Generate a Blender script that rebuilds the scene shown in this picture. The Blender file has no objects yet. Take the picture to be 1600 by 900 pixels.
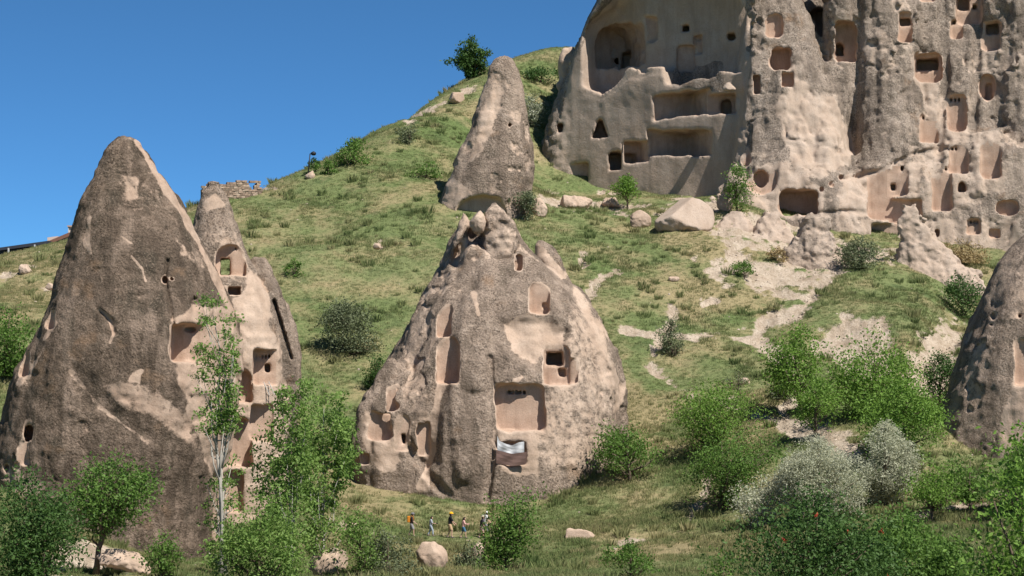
import bpy, math, time
import numpy as np
from mathutils import Vector
T0 = time.time()
scene = bpy.context.scene
R = math.radians

# ------------------------------------------------------------------ camera, sky, sun, exposure
FPX = 3609.0                       # focal length in pixels of a 1600 px wide picture
PITCH = math.atan(150.0 / FPX)
cam_data = bpy.data.cameras.new('camera')
cam_data.sensor_width = 36.0
cam_data.lens = 36.0 * FPX / 1600.0
cam_data.clip_start = 1.0
cam_data.clip_end = 9000.0
camera = bpy.data.objects.new('camera', cam_data)
scene.collection.objects.link(camera)
camera.location = (0, 0, 0)
camera.rotation_euler = (R(90) + PITCH, 0, 0)
scene.camera = camera

SUN_EL, SUN_AZ = R(52), R(138)     # azimuth clockwise from +Y (the view direction)
SUN = Vector((math.cos(SUN_EL) * math.sin(SUN_AZ), math.cos(SUN_EL) * math.cos(SUN_AZ), math.sin(SUN_EL)))
world = bpy.data.worlds.new('World')
scene.world = world
world.use_nodes = True
wn = world.node_tree
wn.nodes.clear()
sky = wn.nodes.new('ShaderNodeTexSky')
sky.sky_type = 'NISHITA'
sky.sun_disc = False
sky.sun_elevation = SUN_EL
sky.sun_rotation = SUN_AZ
sky.altitude = 8000
sky.air_density = 1.0
sky.dust_density = 0.0
sky.ozone_density = 10.0
bg = wn.nodes.new('ShaderNodeBackground')
bg.inputs['Strength'].default_value = 0.076
wo = wn.nodes.new('ShaderNodeOutputWorld')
tint = wn.nodes.new('ShaderNodeMix')            # the even, slightly cyan cast of the photograph's sky
tint.data_type = 'RGBA'; tint.blend_type = 'MULTIPLY'
tint.inputs[0].default_value = 1.0
tint.inputs[7].default_value = (0.86, 1.14, 0.98, 1)
wn.links.new(sky.outputs[0], tint.inputs[6])
wn.links.new(tint.outputs[2], bg.inputs['Color'])
wn.links.new(bg.outputs[0], wo.inputs['Surface'])
sun_data = bpy.data.lights.new('sun', 'SUN')
sun_data.energy = 4.2
sun_data.angle = R(0.53)
sun_data.color = (1.0, 0.945, 0.87)
sun = bpy.data.objects.new('sun', sun_data)
scene.collection.objects.link(sun)
sun.location = (60, -40, 120)
sun.rotation_euler = SUN.to_track_quat('Z', 'Y').to_euler()
scene.view_settings.view_transform = 'Standard'
scene.view_settings.look = 'None'
scene.view_settings.gamma = 1.0
scene.view_settings.exposure = 0.7
scene.view_settings.use_curve_mapping = False
scene.cycles.max_bounces = 6
scene.cycles.diffuse_bounces = 4
scene.cycles.transparent_max_bounces = 4

# ------------------------------------------------------------------ helpers
COL = scene.collection
cp, sp = math.cos(PITCH), math.sin(PITCH)

def ray(px, py):
    """direction through a photo pixel, scaled to advance 1 m in Y"""
    cx = (px - 800.0) / FPX
    cy = (450.0 - py) / FPX
    d = np.array([cx, cp - cy * sp, sp + cy * cp])
    return d / d[1]

def W(px, py, Y):
    return ray(px, py) * Y

def project(P):
    """world points -> photo pixels"""
    z = P[:, 1] * cp + P[:, 2] * sp
    u = -P[:, 1] * sp + P[:, 2] * cp
    return 800 + FPX * P[:, 0] / z, 450 - FPX * u / z

_rs = np.random.RandomState(7)
_LAT = _rs.rand(64, 64, 64).astype(np.float32) * 2 - 1

_LP = np.pad(_LAT, ((0, 1), (0, 1), (0, 1)), mode='wrap').ravel()
def noise(P, s, seed=0, zs=1.0):
    """value noise, P (N,3), feature size s metres; zs > 1 stretches features vertically"""
    out = None
    base = None
    fr = []
    for ax, (k, o, st) in enumerate(((1.0, 7.31, 4225), (1.0, 3.77, 65), (1.0 / zs, 5.13, 1))):
        q = (P[:, ax] * (k / s) + seed * o).astype(np.float32)
        fl = np.floor(q)
        q -= fl
        fr.append(q * q * (3 - 2 * q))
        i = (fl.astype(np.int32) & 63) * st
        base = i if base is None else base + i
    fx, fy, fz = fr
    L = _LP
    def lx(o):
        a = L.take(base + o)
        return a + (L.take(base + (o + 4225)) - a) * fx
    a = lx(0); a += (lx(65) - a) * fy
    b = lx(1); b += (lx(66) - b) * fy
    return a + (b - a) * fz

def fbm(P, s, n, seed=0, gain=0.5, zs=1.0):
    t, a = 0, 1.0
    for k in range(n):
        t = t + a * noise(P, s / 2 ** k, seed + k, zs)
        a *= gain
    return t

def sstep(a, b, x):
    t = np.clip((x - a) / (b - a), 0, 1)
    return t * t * (3 - 2 * t)

def new_mesh(name, V, F, mats=(), smooth=True, attrs=None, origin=None, parent=None):
    """V (N,3), F (M,3|4) or list of such arrays -> mesh object with its origin at `origin`"""
    V = np.asarray(V, np.float32)
    Fs = F if isinstance(F, list) else [F]
    Fs = [np.asarray(f, np.int32) for f in Fs if len(f)]
    if origin is not None:
        V = V - np.asarray(origin, np.float32)
    me = bpy.data.meshes.new(name)
    me.vertices.add(len(V))
    me.vertices.foreach_set('co', V.ravel())
    loops = np.concatenate([f.ravel() for f in Fs])
    sizes = np.concatenate([np.full(len(f), f.shape[1], np.int32) for f in Fs])
    starts = np.concatenate([[0], np.cumsum(sizes)[:-1]]).astype(np.int32)
    me.loops.add(len(loops))
    me.loops.foreach_set('vertex_index', loops)
    me.polygons.add(len(sizes))
    me.polygons.foreach_set('loop_start', starts)
    me.polygons.foreach_set('loop_total', sizes)
    me.polygons.foreach_set('use_smooth', np.full(len(sizes), smooth, bool))
    for k, v in (attrs or {}).items():
        at = me.attributes.new(k, 'FLOAT', 'POINT')
        at.data.foreach_set('value', np.asarray(v, np.float32))
    for m in mats:
        me.materials.append(m)
    me.update(calc_edges=True)
    me.validate()
    o = bpy.data.objects.new(name, me)
    COL.objects.link(o)
    if origin is not None:
        o.location = tuple(float(c) for c in origin)
    if parent is not None:
        o.parent = parent
        o.matrix_parent_inverse.identity()
        if origin is not None:
            o.location = tuple(float(c) for c in (np.asarray(origin) - np.array(parent.location)))
    return o

def tag(o, label, cat, group=None, kind=None):
    if label: o['label'] = label
    if cat: o['category'] = cat
    if group: o['group'] = group
    if kind: o['kind'] = kind
    return o

def empty(name, loc):
    o = bpy.data.objects.new(name, None)
    o.empty_display_size = 0.3
    o.location = tuple(float(c) for c in loc)
    COL.objects.link(o)
    return o

class MB:
    """collects boxes, tubes and quads for one mesh"""
    def __init__(s):
        s.v, s.q, s.t, s.n = [], [], [], 0
    def add(s, V, Q=None, Tr=None):
        V = np.asarray(V, float)
        s.v.append(V)
        if Q is not None and len(Q): s.q.append(np.asarray(Q) + s.n)
        if Tr is not None and len(Tr): s.t.append(np.asarray(Tr) + s.n)
        s.n += len(V)
    def box(s, c, h, yaw=0.0, jit=0.0, rs=None):
        V = np.array([[x, y, z] for x in (-1, 1) for y in (-1, 1) for z in (-1, 1)], float) * h
        if jit: V = V + rs.uniform(-jit, jit, V.shape)
        ca, sa = math.cos(yaw), math.sin(yaw)
        V = np.stack([V[:, 0] * ca - V[:, 1] * sa, V[:, 0] * sa + V[:, 1] * ca, V[:, 2]], 1) + c
        s.add(V, [[0, 1, 3, 2], [4, 6, 7, 5], [0, 4, 5, 1], [2, 3, 7, 6], [0, 2, 6, 4], [1, 5, 7, 3]])
    def tube(s, pts, rad, n=6):
        pts = np.asarray(pts, float)
        m = len(pts)
        rad = np.broadcast_to(rad, (m,))
        tang = np.gradient(pts, axis=0)
        tang /= np.linalg.norm(tang, axis=1)[:, None] + 1e-9
        ref = np.array([0.31, 0.95, 0.05])
        V = []
        for i in range(m):
            a = np.cross(tang[i], ref); a /= np.linalg.norm(a) + 1e-9
            b = np.cross(tang[i], a)
            for k in range(n):
                t = 2 * math.pi * k / n
                V.append(pts[i] + rad[i] * (math.cos(t) * a + math.sin(t) * b))
        Q = [[i * n + k, i * n + (k + 1) % n, (i + 1) * n + (k + 1) % n, (i + 1) * n + k] for i in range(m - 1) for k in range(n)]
        V.append(pts[0]); V.append(pts[-1])
        Tr = [[m * n, (k + 1) % n, k] for k in range(n)] + [[m * n + 1, (m - 1) * n + k, (m - 1) * n + (k + 1) % n] for k in range(n)]
        s.add(V, Q, Tr)
    def build(s, name, mat, parent=None, origin=None, smooth=False):
        V = np.concatenate(s.v)
        F = []
        if s.q: F.append(np.concatenate(s.q))
        if s.t: F.append(np.concatenate(s.t))
        if origin is None:
            origin = np.array([V[:, 0].mean(), V[:, 1].mean(), V[:, 2].min()])
        return new_mesh(name, V, F, [mat], smooth, None, origin, parent)

# ------------------------------------------------------------------ materials
def mat_new(name):
    m = bpy.data.materials.new(name)
    m.use_nodes = True
    nt = m.node_tree
    nt.nodes.clear()
    out = nt.nodes.new('ShaderNodeOutputMaterial')
    return m, nt, out

class NT:
    def __init__(s, nt):
        s.nt = nt
        s.pos = nt.nodes.new('ShaderNodeNewGeometry').outputs['Position']
    def n(s, t, **k):
        nd = s.nt.nodes.new(t)
        for a, b in k.items(): setattr(nd, a, b)
        return nd
    def link(s, a, b): s.nt.links.new(a, b)
    def noise(s, scale, detail=4, rough=0.5, vec=None, dist=0.0, out='Fac'):
        nd = s.n('ShaderNodeTexNoise')
        s.link(vec if vec is not None else s.pos, nd.inputs['Vector'])
        nd.inputs['Scale'].default_value = scale
        nd.inputs['Detail'].default_value = detail
        nd.inputs['Roughness'].default_value = rough
        nd.inputs['Distortion'].default_value = dist
        return nd.outputs[out]
    def stretch(s, sc, off=(0, 0, 0)):
        nd = s.n('ShaderNodeMapping')
        s.link(s.pos, nd.inputs['Vector'])
        nd.inputs['Scale'].default_value = sc
        nd.inputs['Location'].default_value = off
        return nd.outputs[0]
    def ramp(s, x, pts):
        nd = s.n('ShaderNodeValToRGB')
        s.link(x, nd.inputs[0])
        cr = nd.color_ramp
        while len(cr.elements) < len(pts): cr.elements.new(0.5)
        for e, (p, c) in zip(cr.elements, pts):
            e.position = p
            e.color = (*c, 1) if isinstance(c, tuple) else (c, c, c, 1)
        return nd.outputs[0]
    def mix(s, fac, a, b, bt='MIX'):
        nd = s.n('ShaderNodeMix', data_type='RGBA', blend_type=bt)
        for sock, v in ((nd.inputs[0], fac), (nd.inputs[6], a), (nd.inputs[7], b)):
            if hasattr(v, 'links'): s.link(v, sock)
            elif isinstance(v, tuple): sock.default_value = (*v, 1)
            else: sock.default_value = v
        return nd.outputs[2]
    def math(s, op, a, b=0.0, clamp=False):
        nd = s.n('ShaderNodeMath', operation=op, use_clamp=clamp)
        for sock, v in ((nd.inputs[0], a), (nd.inputs[1], b)):
            if hasattr(v, 'links'): s.link(v, sock)
            else: sock.default_value = v
        return nd.outputs[0]
    def attr(s, name):
        return s.n('ShaderNodeAttribute', attribute_name=name).outputs['Fac']
    def bump(s, h, strength, dist, normal=None):
        nd = s.n('ShaderNodeBump')
        s.link(h, nd.inputs['Height'])
        nd.inputs['Strength'].default_value = strength
        nd.inputs['Distance'].default_value = dist
        if normal is not None: s.link(normal, nd.inputs['Normal'])
        return nd.outputs[0]

def simple_mat(name, col, rough=0.8, var=0.12, scale=3.0, metallic=0.0):
    m, nt, out = mat_new(name)
    N = NT(nt)
    b = N.n('ShaderNodeBsdfPrincipled')
    f = N.noise(scale, 5, 0.6)
    c = N.mix(f, tuple(x * (1 - var) for x in col), tuple(min(1, x * (1 + var)) for x in col))
    N.link(c, b.inputs['Base Color'])
    b.inputs['Roughness'].default_value = rough
    b.inputs['Metallic'].default_value = metallic
    b.inputs['Specular IOR Level'].default_value = 0.25
    N.link(b.outputs[0], out.inputs['Surface'])
    return m

def rock_mat(name, crust_a, crust_b, lichen, pale, bare_a, bare_b, lich_amt=0.5, grain=1.0):
    m, nt, out = mat_new(name)
    N = NT(nt)
    b = N.n('ShaderNodeBsdfPrincipled')
    big = N.noise(0.22, 5, 0.55)
    mid = N.noise(1.3, 8, 0.68)
    fine = N.noise(6.5 * grain, 4, 0.75)
    streak = N.noise(1.0, 6, 0.62, N.stretch((0.9, 0.9, 0.16)))
    crust = N.mix(N.ramp(big, [(0.36, 0.0), (0.64, 1.0)]), crust_a, crust_b)
    crust = N.mix(N.ramp(mid, [(0.52, 0.0), (0.66, 0.85)]), crust, pale)
    lf = N.math('ADD', N.math('MULTIPLY', N.noise(0.7, 6, 0.6, N.stretch((1, 1, 0.45), (31, 7, 3))), 0.62), N.math('MULTIPLY', fine, 0.38))
    t = 0.62 - 0.22 * lich_amt
    crust = N.mix(N.ramp(lf, [(t - 0.035, 0.0), (t + 0.06, 0.92)]), crust, lichen)
    spk = N.ramp(N.noise(0.42, 5, 0.6, N.stretch((1, 1, 0.5), (5, 21, 8))), [(0.38, 0.45), (0.6, 1.0)])
    crust = N.mix(N.math('MULTIPLY', N.ramp(fine, [(0.38, 1.0), (0.48, 0.0)]), spk), crust, tuple(c * 0.30 for c in crust_a))
    crust = N.mix(N.ramp(fine, [(0.53, 0.0), (0.63, 0.85)]), crust, pale)
    crust = N.mix(N.ramp(streak, [(0.36, 0.55), (0.49, 0.0)]), crust, tuple(c * 0.55 for c in crust_a))
    stain = N.ramp(N.noise(0.5, 6, 0.62, N.stretch((1.2, 1.2, 0.22), (17, 3, 2))), [(0.50, 0.0), (0.62, 0.62)])
    crust = N.mix(stain, crust, tuple(c * 0.58 for c in crust_a))
    wash = N.ramp(N.noise(0.4, 6, 0.62, N.stretch((1.2, 1.2, 0.3), (71, 13, 4))), [(0.52, 0.0), (0.66, 0.6)])
    crust = N.mix(wash, crust, bare_b)
    ck = N.math('ABSOLUTE', N.math('SUBTRACT', N.noise(0.45, 5, 0.55, N.stretch((1, 1, 0.6), (2, 9, 40))), 0.5))
    ckm = N.math('MULTIPLY', N.ramp(ck, [(0.0, 0.8), (0.008, 0.0)]), N.ramp(N.noise(0.3, 3, 0.5, N.stretch((1, 1, 1), (51, 9, 4))), [(0.5, 0.0), (0.6, 1.0)]))
    crust = N.mix(ckm, crust, tuple(c * 0.3 for c in crust_a))
    rusty = N.ramp(N.noise(0.35, 5, 0.6, N.stretch((1, 1, 1), (11, 5, 9))), [(0.60, 0.0), (0.72, 0.55)])
    crust = N.mix(rusty, crust, (0.30, 0.19, 0.115))
    bare = N.mix(N.ramp(N.noise(0.5, 5, 0.6), [(0.35, 0.0), (0.65, 1.0)]), bare_a, bare_b)
    bare = N.mix(N.ramp(streak, [(0.34, 0.45), (0.52, 0.0)]), bare, tuple(c * 0.66 for c in bare_a))
    bare = N.mix(N.ramp(fine, [(0.36, 0.38), (0.5, 0.0)]), bare, tuple(c * 0.6 for c in bare_a))
    f = N.math('ADD', N.attr('bare'), N.math('MULTIPLY', N.math('SUBTRACT', N.noise(1.9, 7, 0.66), 0.5), 1.1))
    f = N.ramp(f, [(0.36, 0.0), (0.58, 1.0)])
    col = N.mix(f, crust, bare)
    N.link(col, b.inputs['Base Color'])
    b.inputs['Roughness'].default_value = 0.95
    b.inputs['Specular IOR Level'].default_value = 0.08
    vor = N.n('ShaderNodeTexVoronoi', feature='F1')
    N.link(N.pos, vor.inputs['Vector'])
    vor.inputs['Scale'].default_value = 3.4
    h = N.math('ADD', N.math('ADD', N.math('MULTIPLY', mid, 0.7), N.math('MULTIPLY', N.noise(3.2, 5, 0.7), 0.7)), N.math('SUBTRACT', N.math('MULTIPLY', fine, 0.9), N.math('MULTIPLY', vor.outputs['Distance'], 0.25)))
    bf = N.n('ShaderNodeBump')
    N.link(h, bf.inputs['Height'])
    N.link(N.math('SUBTRACT', 1.0, N.math('MULTIPLY', f, 0.72)), bf.inputs['Strength'])
    bf.inputs['Distance'].default_value = 0.26
    N.link(bf.outputs[0], b.inputs['Normal'])
    N.link(b.outputs[0], out.inputs['Surface'])
    return m

BARE_A, BARE_B = (0.44, 0.325, 0.245), (0.51, 0.395, 0.31)
M_ROCK = rock_mat('weathered_tuff', (0.285, 0.22, 0.17), (0.38, 0.295, 0.232), (0.15, 0.122, 0.093), (0.51, 0.405, 0.325), BARE_A, BARE_B, 0.36)
M_ROCK_DARK = rock_mat('lichen_tuff', (0.165, 0.124, 0.093), (0.215, 0.16, 0.12), (0.085, 0.072, 0.054), (0.33, 0.25, 0.19), (0.385, 0.275, 0.205), (0.45, 0.34, 0.262), 0.42)
M_ROCK_CASTLE = rock_mat('castle_tuff', (0.30, 0.242, 0.193), (0.40, 0.325, 0.265), (0.165, 0.135, 0.106), (0.52, 0.43, 0.355), (0.41, 0.315, 0.245), (0.46, 0.37, 0.30), 0.34)

def carved_mat(name, a, b_):
    m, nt, out = mat_new(name)
    N = NT(nt)
    b = N.n('ShaderNodeBsdfPrincipled')
    c = N.mix(N.ramp(N.noise(0.8, 6, 0.6), [(0.35, 0.0), (0.65, 1.0)]), a, b_)
    st = N.noise(1.6, 6, 0.65, N.stretch((1, 1, 0.2)))
    c = N.mix(N.ramp(st, [(0.32, 0.5), (0.5, 0.0)]), c, tuple(x * 0.62 for x in a))
    c = N.mix(N.ramp(N.noise(9, 6, 0.7), [(0.36, 0.35), (0.5, 0.0)]), c, tuple(x * 0.6 for x in a))
    N.link(c, b.inputs['Base Color'])
    b.inputs['Roughness'].default_value = 0.95
    b.inputs['Specular IOR Level'].default_value = 0.076
    N.link(N.bump(N.noise(6, 7, 0.7), 0.55, 0.07), b.inputs['Normal'])
    N.link(b.outputs[0], out.inputs['Surface'])
    return m
M_CARVED = carved_mat('carved_tuff', (0.42, 0.295, 0.22), (0.50, 0.37, 0.285))

# ------------------------------------------------------------------ terrain height field
_ctl_px = [  # (px, py, Y): where the ground is seen in the photograph and how far away it lies
    (-60, 905, 130), (100, 895, 136), (230, 900, 140), (330, 905, 140), (300, 890, 157), (210, 884, 151), (342, 892, 161), (120, 850, 150), (420, 862, 164), (385, 835, 170), (480, 900, 142), (620, 900, 142), (760, 905, 142), (900, 905, 138),
    (1040, 905, 138), (-80, 800, 150), (0, 770, 158),
    (-150, 640, 180), (0, 600, 186), (50, 500, 204), (-100, 500, 205), (20, 440, 224), (0, 404, 240), (-100, 416, 238), (112, 375, 246), (200, 354, 250), (300, 334, 249), (345, 318, 250),
    (640, 838, 170), (720, 840, 171), (820, 836, 171), (520, 800, 170), (540, 740, 184), (580, 720, 188),
    (750, 792, 180.5), (660, 770, 182), (880, 790, 179), (960, 745, 183), (500, 660, 196), (520, 560, 208), (510, 500, 216), (520, 430, 225), (500, 350, 240), (470, 300, 250),
    (400, 300, 254), (480, 270, 257), (560, 228, 266), (630, 185, 276), (700, 148, 287), (760, 112, 297), (830, 92, 304), (900, 76, 308), (620, 420, 226), (600, 330, 242), (620, 260, 256),
    (680, 200, 270), (700, 330, 242), (690, 290, 250), (830, 330, 246), (860, 130, 300), (850, 220, 282), (845, 296, 272),
    (950, 318, 262), (1060, 316, 259), (1150, 318, 252), (1010, 352, 250), (900, 370, 241), (960, 420, 233), (1000, 520, 217), (990, 600, 205), (1000, 660, 196), (1000, 740, 184),
    (1000, 800, 174), (940, 835, 168), (1060, 840, 164), (1080, 470, 226), (1100, 400, 236), (1160, 375, 242), (1200, 430, 235), (1200, 500, 223), (1120, 580, 208), (1200, 590, 205),
    (1150, 640, 197), (1240, 660, 190), (1100, 700, 187), (1120, 790, 172), (1250, 760, 172), (1230, 820, 160), (1350, 800, 160), (1400, 700, 176), (1300, 640, 190),
    (1260, 420, 237), (1330, 412, 241), (1330, 455, 229), (1260, 500, 221), (1310, 500, 219), (1400, 410, 239), (1420, 470, 225), (1340, 560, 213), (1290, 560, 211),
    (1395, 530, 213), (1420, 580, 203), (1480, 440, 236), (1540, 420, 243), (1600, 420, 246), (1470, 520, 212), (1460, 640, 188), (1460, 730, 176), (1540, 780, 164),
    (1600, 780, 160), (1700, 760, 164), (1450, 830, 153), (1600, 860, 142), (1250, 900, 140), (1450, 905, 134), (1700, 900, 130),
    (1250, 380, 246), (1350, 392, 247), (1450, 400, 247), (1700, 420, 250), (1800, 600, 200)]
_ctl = [W(*c) for c in _ctl_px]
_ctl += [np.array(c, float) for c in [  # behind the skyline, beyond the frame, and the near side of the valley
    (-56, 262, 13), (-30, 275, 19), (-22, 285, 24), (-10, 312, 37), (5, 325, 42), (-15, 300, 32), (-60, 320, 8), (-20, 340, 25), (20, 345, 38), (60, 340, 40),
    (-120, 240, 8), (-120, 180, -4), (-110, 120, -13), (40, 290, 30), (70, 300, 32), (110, 260, 22), (120, 200, 4), (110, 140, -8),
    (0, 110, -13), (-40, 110, -13.2), (40, 110, -12.6), (0, 80, -13.5), (40, 80, -12.8), (-40, 80, -13.5), (0, 45, -10), (50, 45, -10), (-50, 45, -10), (0, 0, -1.75), (60, -5, -2), (-60, -5, -2), (0, -40, 2), (30, 92, -12.8)]]
_ctl = np.array(_ctl)
def _tps_k(r2):
    return 0.5 * r2 * np.log(np.maximum(r2, 1e-6))
def _tps_fit(C, lam):
    n = len(C)
    S = C[:, :2] / 100.0
    K = _tps_k(((S[:, None] - S[None]) ** 2).sum(-1)) + lam * np.eye(n)
    Pm = np.hstack([np.ones((n, 1)), S])
    A = np.block([[K, Pm], [Pm.T, np.zeros((3, 3))]])
    return S, np.linalg.solve(A, np.concatenate([C[:, 2], np.zeros(3)]))
_S, _wt = _tps_fit(_ctl, 0.0006)
def tps(x, y):
    x = np.asarray(x, float) / 100.0
    y = np.asarray(y, float) / 100.0
    out = np.empty(x.shape)
    for i in range(0, len(x), 40000):
        a, b = x[i:i + 40000], y[i:i + 40000]
        r2 = (a[:, None] - _S[:, 0]) ** 2 + (b[:, None] - _S[:, 1]) ** 2
        out[i:i + 40000] = _tps_k(r2) @ _wt[:-3] + _wt[-3] + _wt[-2] * a + _wt[-1] * b
    return out
GULLY = [tuple(W(px_, 500, Y_)[:2]) for px_, Y_ in ((1530, 236), (1490, 222), (1462, 206), (1440, 192))]   # eroded gully beside the right-hand cone
def tz(x, y):
    x = np.atleast_1d(np.asarray(x, float)); y = np.atleast_1d(np.asarray(y, float))
    xc = np.clip(x, -130, 130); yc = np.clip(y, -40, 345)
    z = tps(xc, yc)
    far = np.hypot(x - xc, y - yc)
    z = z * np.exp(-far / 160) - 12 * (1 - np.exp(-far / 160))
    P = np.stack([x, y, np.zeros_like(x)], 1)
    gd = np.full(x.shape, 1e9)
    for (ax_, ay_), (bx_, by_) in zip(GULLY[:-1], GULLY[1:]):
        t_ = np.clip(((x - ax_) * (bx_ - ax_) + (y - ay_) * (by_ - ay_)) / ((bx_ - ax_) ** 2 + (by_ - ay_) ** 2), 0, 1)
        gd = np.minimum(gd, np.hypot(x - ax_ - t_ * (bx_ - ax_), y - ay_ - t_ * (by_ - ay_)))
    z = z - 3.0 * np.exp(-(gd / 3.2) ** 2)
    near = sstep(60, 110, y) * (1 - sstep(330, 420, y))
    return z + near * (0.55 * noise(P, 7, 3) + 0.28 * noise(P, 3.1, 4) + 0.13 * noise(P, 1.3, 5) + 0.06 * noise(P, 0.6, 6))
def ground_px(px, py, y0=95.0, y1=330.0):
    Y = np.arange(y0, y1, 0.5)
    d = ray(px, py)
    P = d[None] * Y[:, None]
    below = P[:, 2] < tz(P[:, 0], P[:, 1])
    k = int(np.argmax(below)) if below.any() else len(Y) - 1
    Yh = Y[max(k, 1)] - 0.25
    p = d * Yh
    p[2] = tz(p[0], p[1])[0]
    return p

def seg_dist(px, py, pts):
    """distance in pixels from points to a polyline"""
    best = np.full(px.shape, 1e9)
    for (x0, y0), (x1, y1) in zip(pts[:-1], pts[1:]):
        dx, dy = x1 - x0, y1 - y0
        t = np.clip(((px - x0) * dx + (py - y0) * dy) / (dx * dx + dy * dy + 1e-9), 0, 1)
        best = np.minimum(best, np.hypot(px - x0 - t * dx, py - y0 - t * dy))
    return best
def poly_sd(px, py, pts):
    """signed pixel distance to a closed outline, negative inside"""
    d = seg_dist(px, py, list(pts) + [pts[0]])
    ins = np.zeros(px.shape, bool)
    n = len(pts)
    for i in range(n):
        x0, y0 = pts[i]; x1, y1 = pts[(i + 1) % n]
        c = ((y0 > py) != (y1 > py)) & (px < (x1 - x0) * (py - y0) / (y1 - y0 + 1e-9) + x0)
        ins ^= c
    return np.where(ins, -d, d)
# ------------------------------------------------------------------ ground sheet
def axis(lo, hi, step, far, grow=1.35):
    a = list(np.arange(lo, hi + 1e-6, step))
    s = step
    while a[-1] < far:
        s *= grow; a.append(a[-1] + s)
    s = step
    while a[0] > -far:
        s *= grow; a.insert(0, a[0] - s)
    return np.array(a)
gx = axis(-66, 74, 0.46, 4000)
gy = axis(122, 312, 0.5, 4000)
GX, GY = np.meshgrid(gx, gy, indexing='ij')
gP = np.stack([GX.ravel(), GY.ravel(), np.zeros(GX.size)], 1)
gP[:, 2] = tz(gP[:, 0], gP[:, 1])
SOIL_POLY = [
    ([(1085, 402), (1130, 398), (1180, 410), (1225, 405), (1330, 398), (1322, 428), (1288, 447), (1232, 457), (1180, 452), (1110, 437)], 8),
    ([(1325, 468), (1340, 490), (1385, 500), (1398, 545), (1392, 578), (1340, 592), (1288, 572), (1262, 532), (1295, 500)], 7),
    ([(1420, 560), (1450, 525), (1500, 480), (1512, 520), (1490, 590), (1455, 640), (1425, 620)], 8),
    ([(40, 905), (70, 868), (120, 850), (190, 852), (255, 905)], 8),
    ([(835, 318), (850, 302), (1000, 318), (1140, 318), (1130, 328), (990, 330), (900, 326)], 4),
    ([(1240, 660), (1290, 655), (1350, 690), (1345, 720), (1290, 700)], 7),
    ([(1110, 335), (1200, 335), (1260, 350), (1230, 390), (1150, 380), (1115, 360)], 7),
    ([(1300, 385), (1420, 385), (1400, 400), (1310, 405)], 6)]
SOIL_LINE = [
    ([(1290, 438), (1258, 478), (1240, 492)], 11), ([(1250, 485), (1192, 505), (1180, 535), (1228, 560), (1262, 602)], 15), ([(1262, 600), (1225, 640), (1240, 668)], 8), ([(1150, 528), (1190, 540), (1215, 556)], 8),
    ([(1180, 508), (1110, 522), (1040, 528), (975, 515)], 4), ([(1047, 478), (1050, 500), (1022, 550), (1016, 577), (1062, 607), (1120, 622), (1160, 640), (1212, 652), (1236, 672), (1300, 684), (1340, 712)], 8),
    ([(1385, 812), (1460, 797), (1530, 780), (1580, 772)], 6), ([(1080, 808), (1095, 788)], 4), ([(965, 848), (1010, 842)], 3), ([(1100, 475), (1118, 468)], 6),
    ([(5, 432), (30, 425), (52, 412)], 5), ([(70, 452), (92, 448)], 3), ([(640, 186), (690, 160), (735, 140)], 4), ([(912, 395), (914, 418)], 4), ([(925, 455), (938, 432), (965, 425)], 5),
    ([(540, 820), (600, 836), (700, 842), (820, 842)], 3), ([(1395, 740), (1420, 745)], 8), ([(1140, 640), (1150, 600)], 3), ([(720, 860), (770, 905)], 4),
    ([(430, 292), (400, 296)], 4), ([(1115, 740), (1085, 806)], 3), ([(585, 384), (600, 382)], 3)]
DRY_POLY = [([(975, 560), (1010, 620), (1040, 690), (985, 690), (965, 640)], 18), ([(1450, 385), (1540, 380), (1545, 415), (1470, 415)], 10), ([(500, 700), (580, 720), (660, 780), (560, 800), (490, 760)], 28),
            ([(1040, 690), (1200, 600), (1230, 660), (1160, 700)], 20), ([(960, 850), (1180, 825), (1260, 850), (1000, 875)], 16), ([(560, 845), (780, 850), (800, 905), (540, 905)], 30),
            ([(1290, 790), (1420, 775), (1420, 800), (1300, 830)], 15), ([(0, 400), (110, 380), (100, 480), (0, 500)], 25), ([(1000, 430), (1220, 440), (1200, 500), (980, 480)], 25), ([(1030, 360), (1200, 370), (1180, 400), (1020, 400)], 20)]
vis = (gP[:, 1] > 110) & (gP[:, 1] < 330) & (np.abs(gP[:, 0]) < 90)
vp = gP[vis]
gpx, gpy = project(vp)
wob = 14 * fbm(vp, 3.0, 5, 11, 0.7)
soil = np.zeros(len(vp)); dry = np.zeros(len(vp))
for pts, s in SOIL_POLY:
    soil = np.maximum(soil, 1 - sstep(-s, s, poly_sd(gpx, gpy, pts) + wob))
soil_l = np.zeros(len(vp))
for pts, w in SOIL_LINE:
    soil_l = np.maximum(soil_l, 1 - sstep(w * 0.4, w * 1.15, seg_dist(gpx, gpy, pts) + wob * 0.45))
for pts, s in DRY_POLY:
    dry = np.maximum(dry, 1 - sstep(-s, s, poly_sd(gpx, gpy, pts) + wob))
soil = soil * sstep(-0.7, -0.15, fbm(vp, 2.4, 5, 15, 0.7) + 0.35 * (soil > 0.98))
soil = np.maximum(soil, soil_l * sstep(-1.8, -0.9, fbm(vp, 1.6, 4, 16, 0.7)))
A_soil = np.zeros(len(gP)); A_soil[vis] = soil
A_dry = np.zeros(len(gP)); A_dry[vis] = dry
gP[:, 2] -= 0.45 * A_soil * (1 + 0.6 * noise(gP, 1.3, 21) - 0.8 * np.abs(noise(gP, 2.1, 22)))
ny = len(gy)
ii, jj = np.meshgrid(np.arange(len(gx) - 1), np.arange(ny - 1), indexing='ij')
a = (ii * ny + jj).ravel()
gF = np.stack([a, a + ny, a + ny + 1, a + 1], 1)

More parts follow.
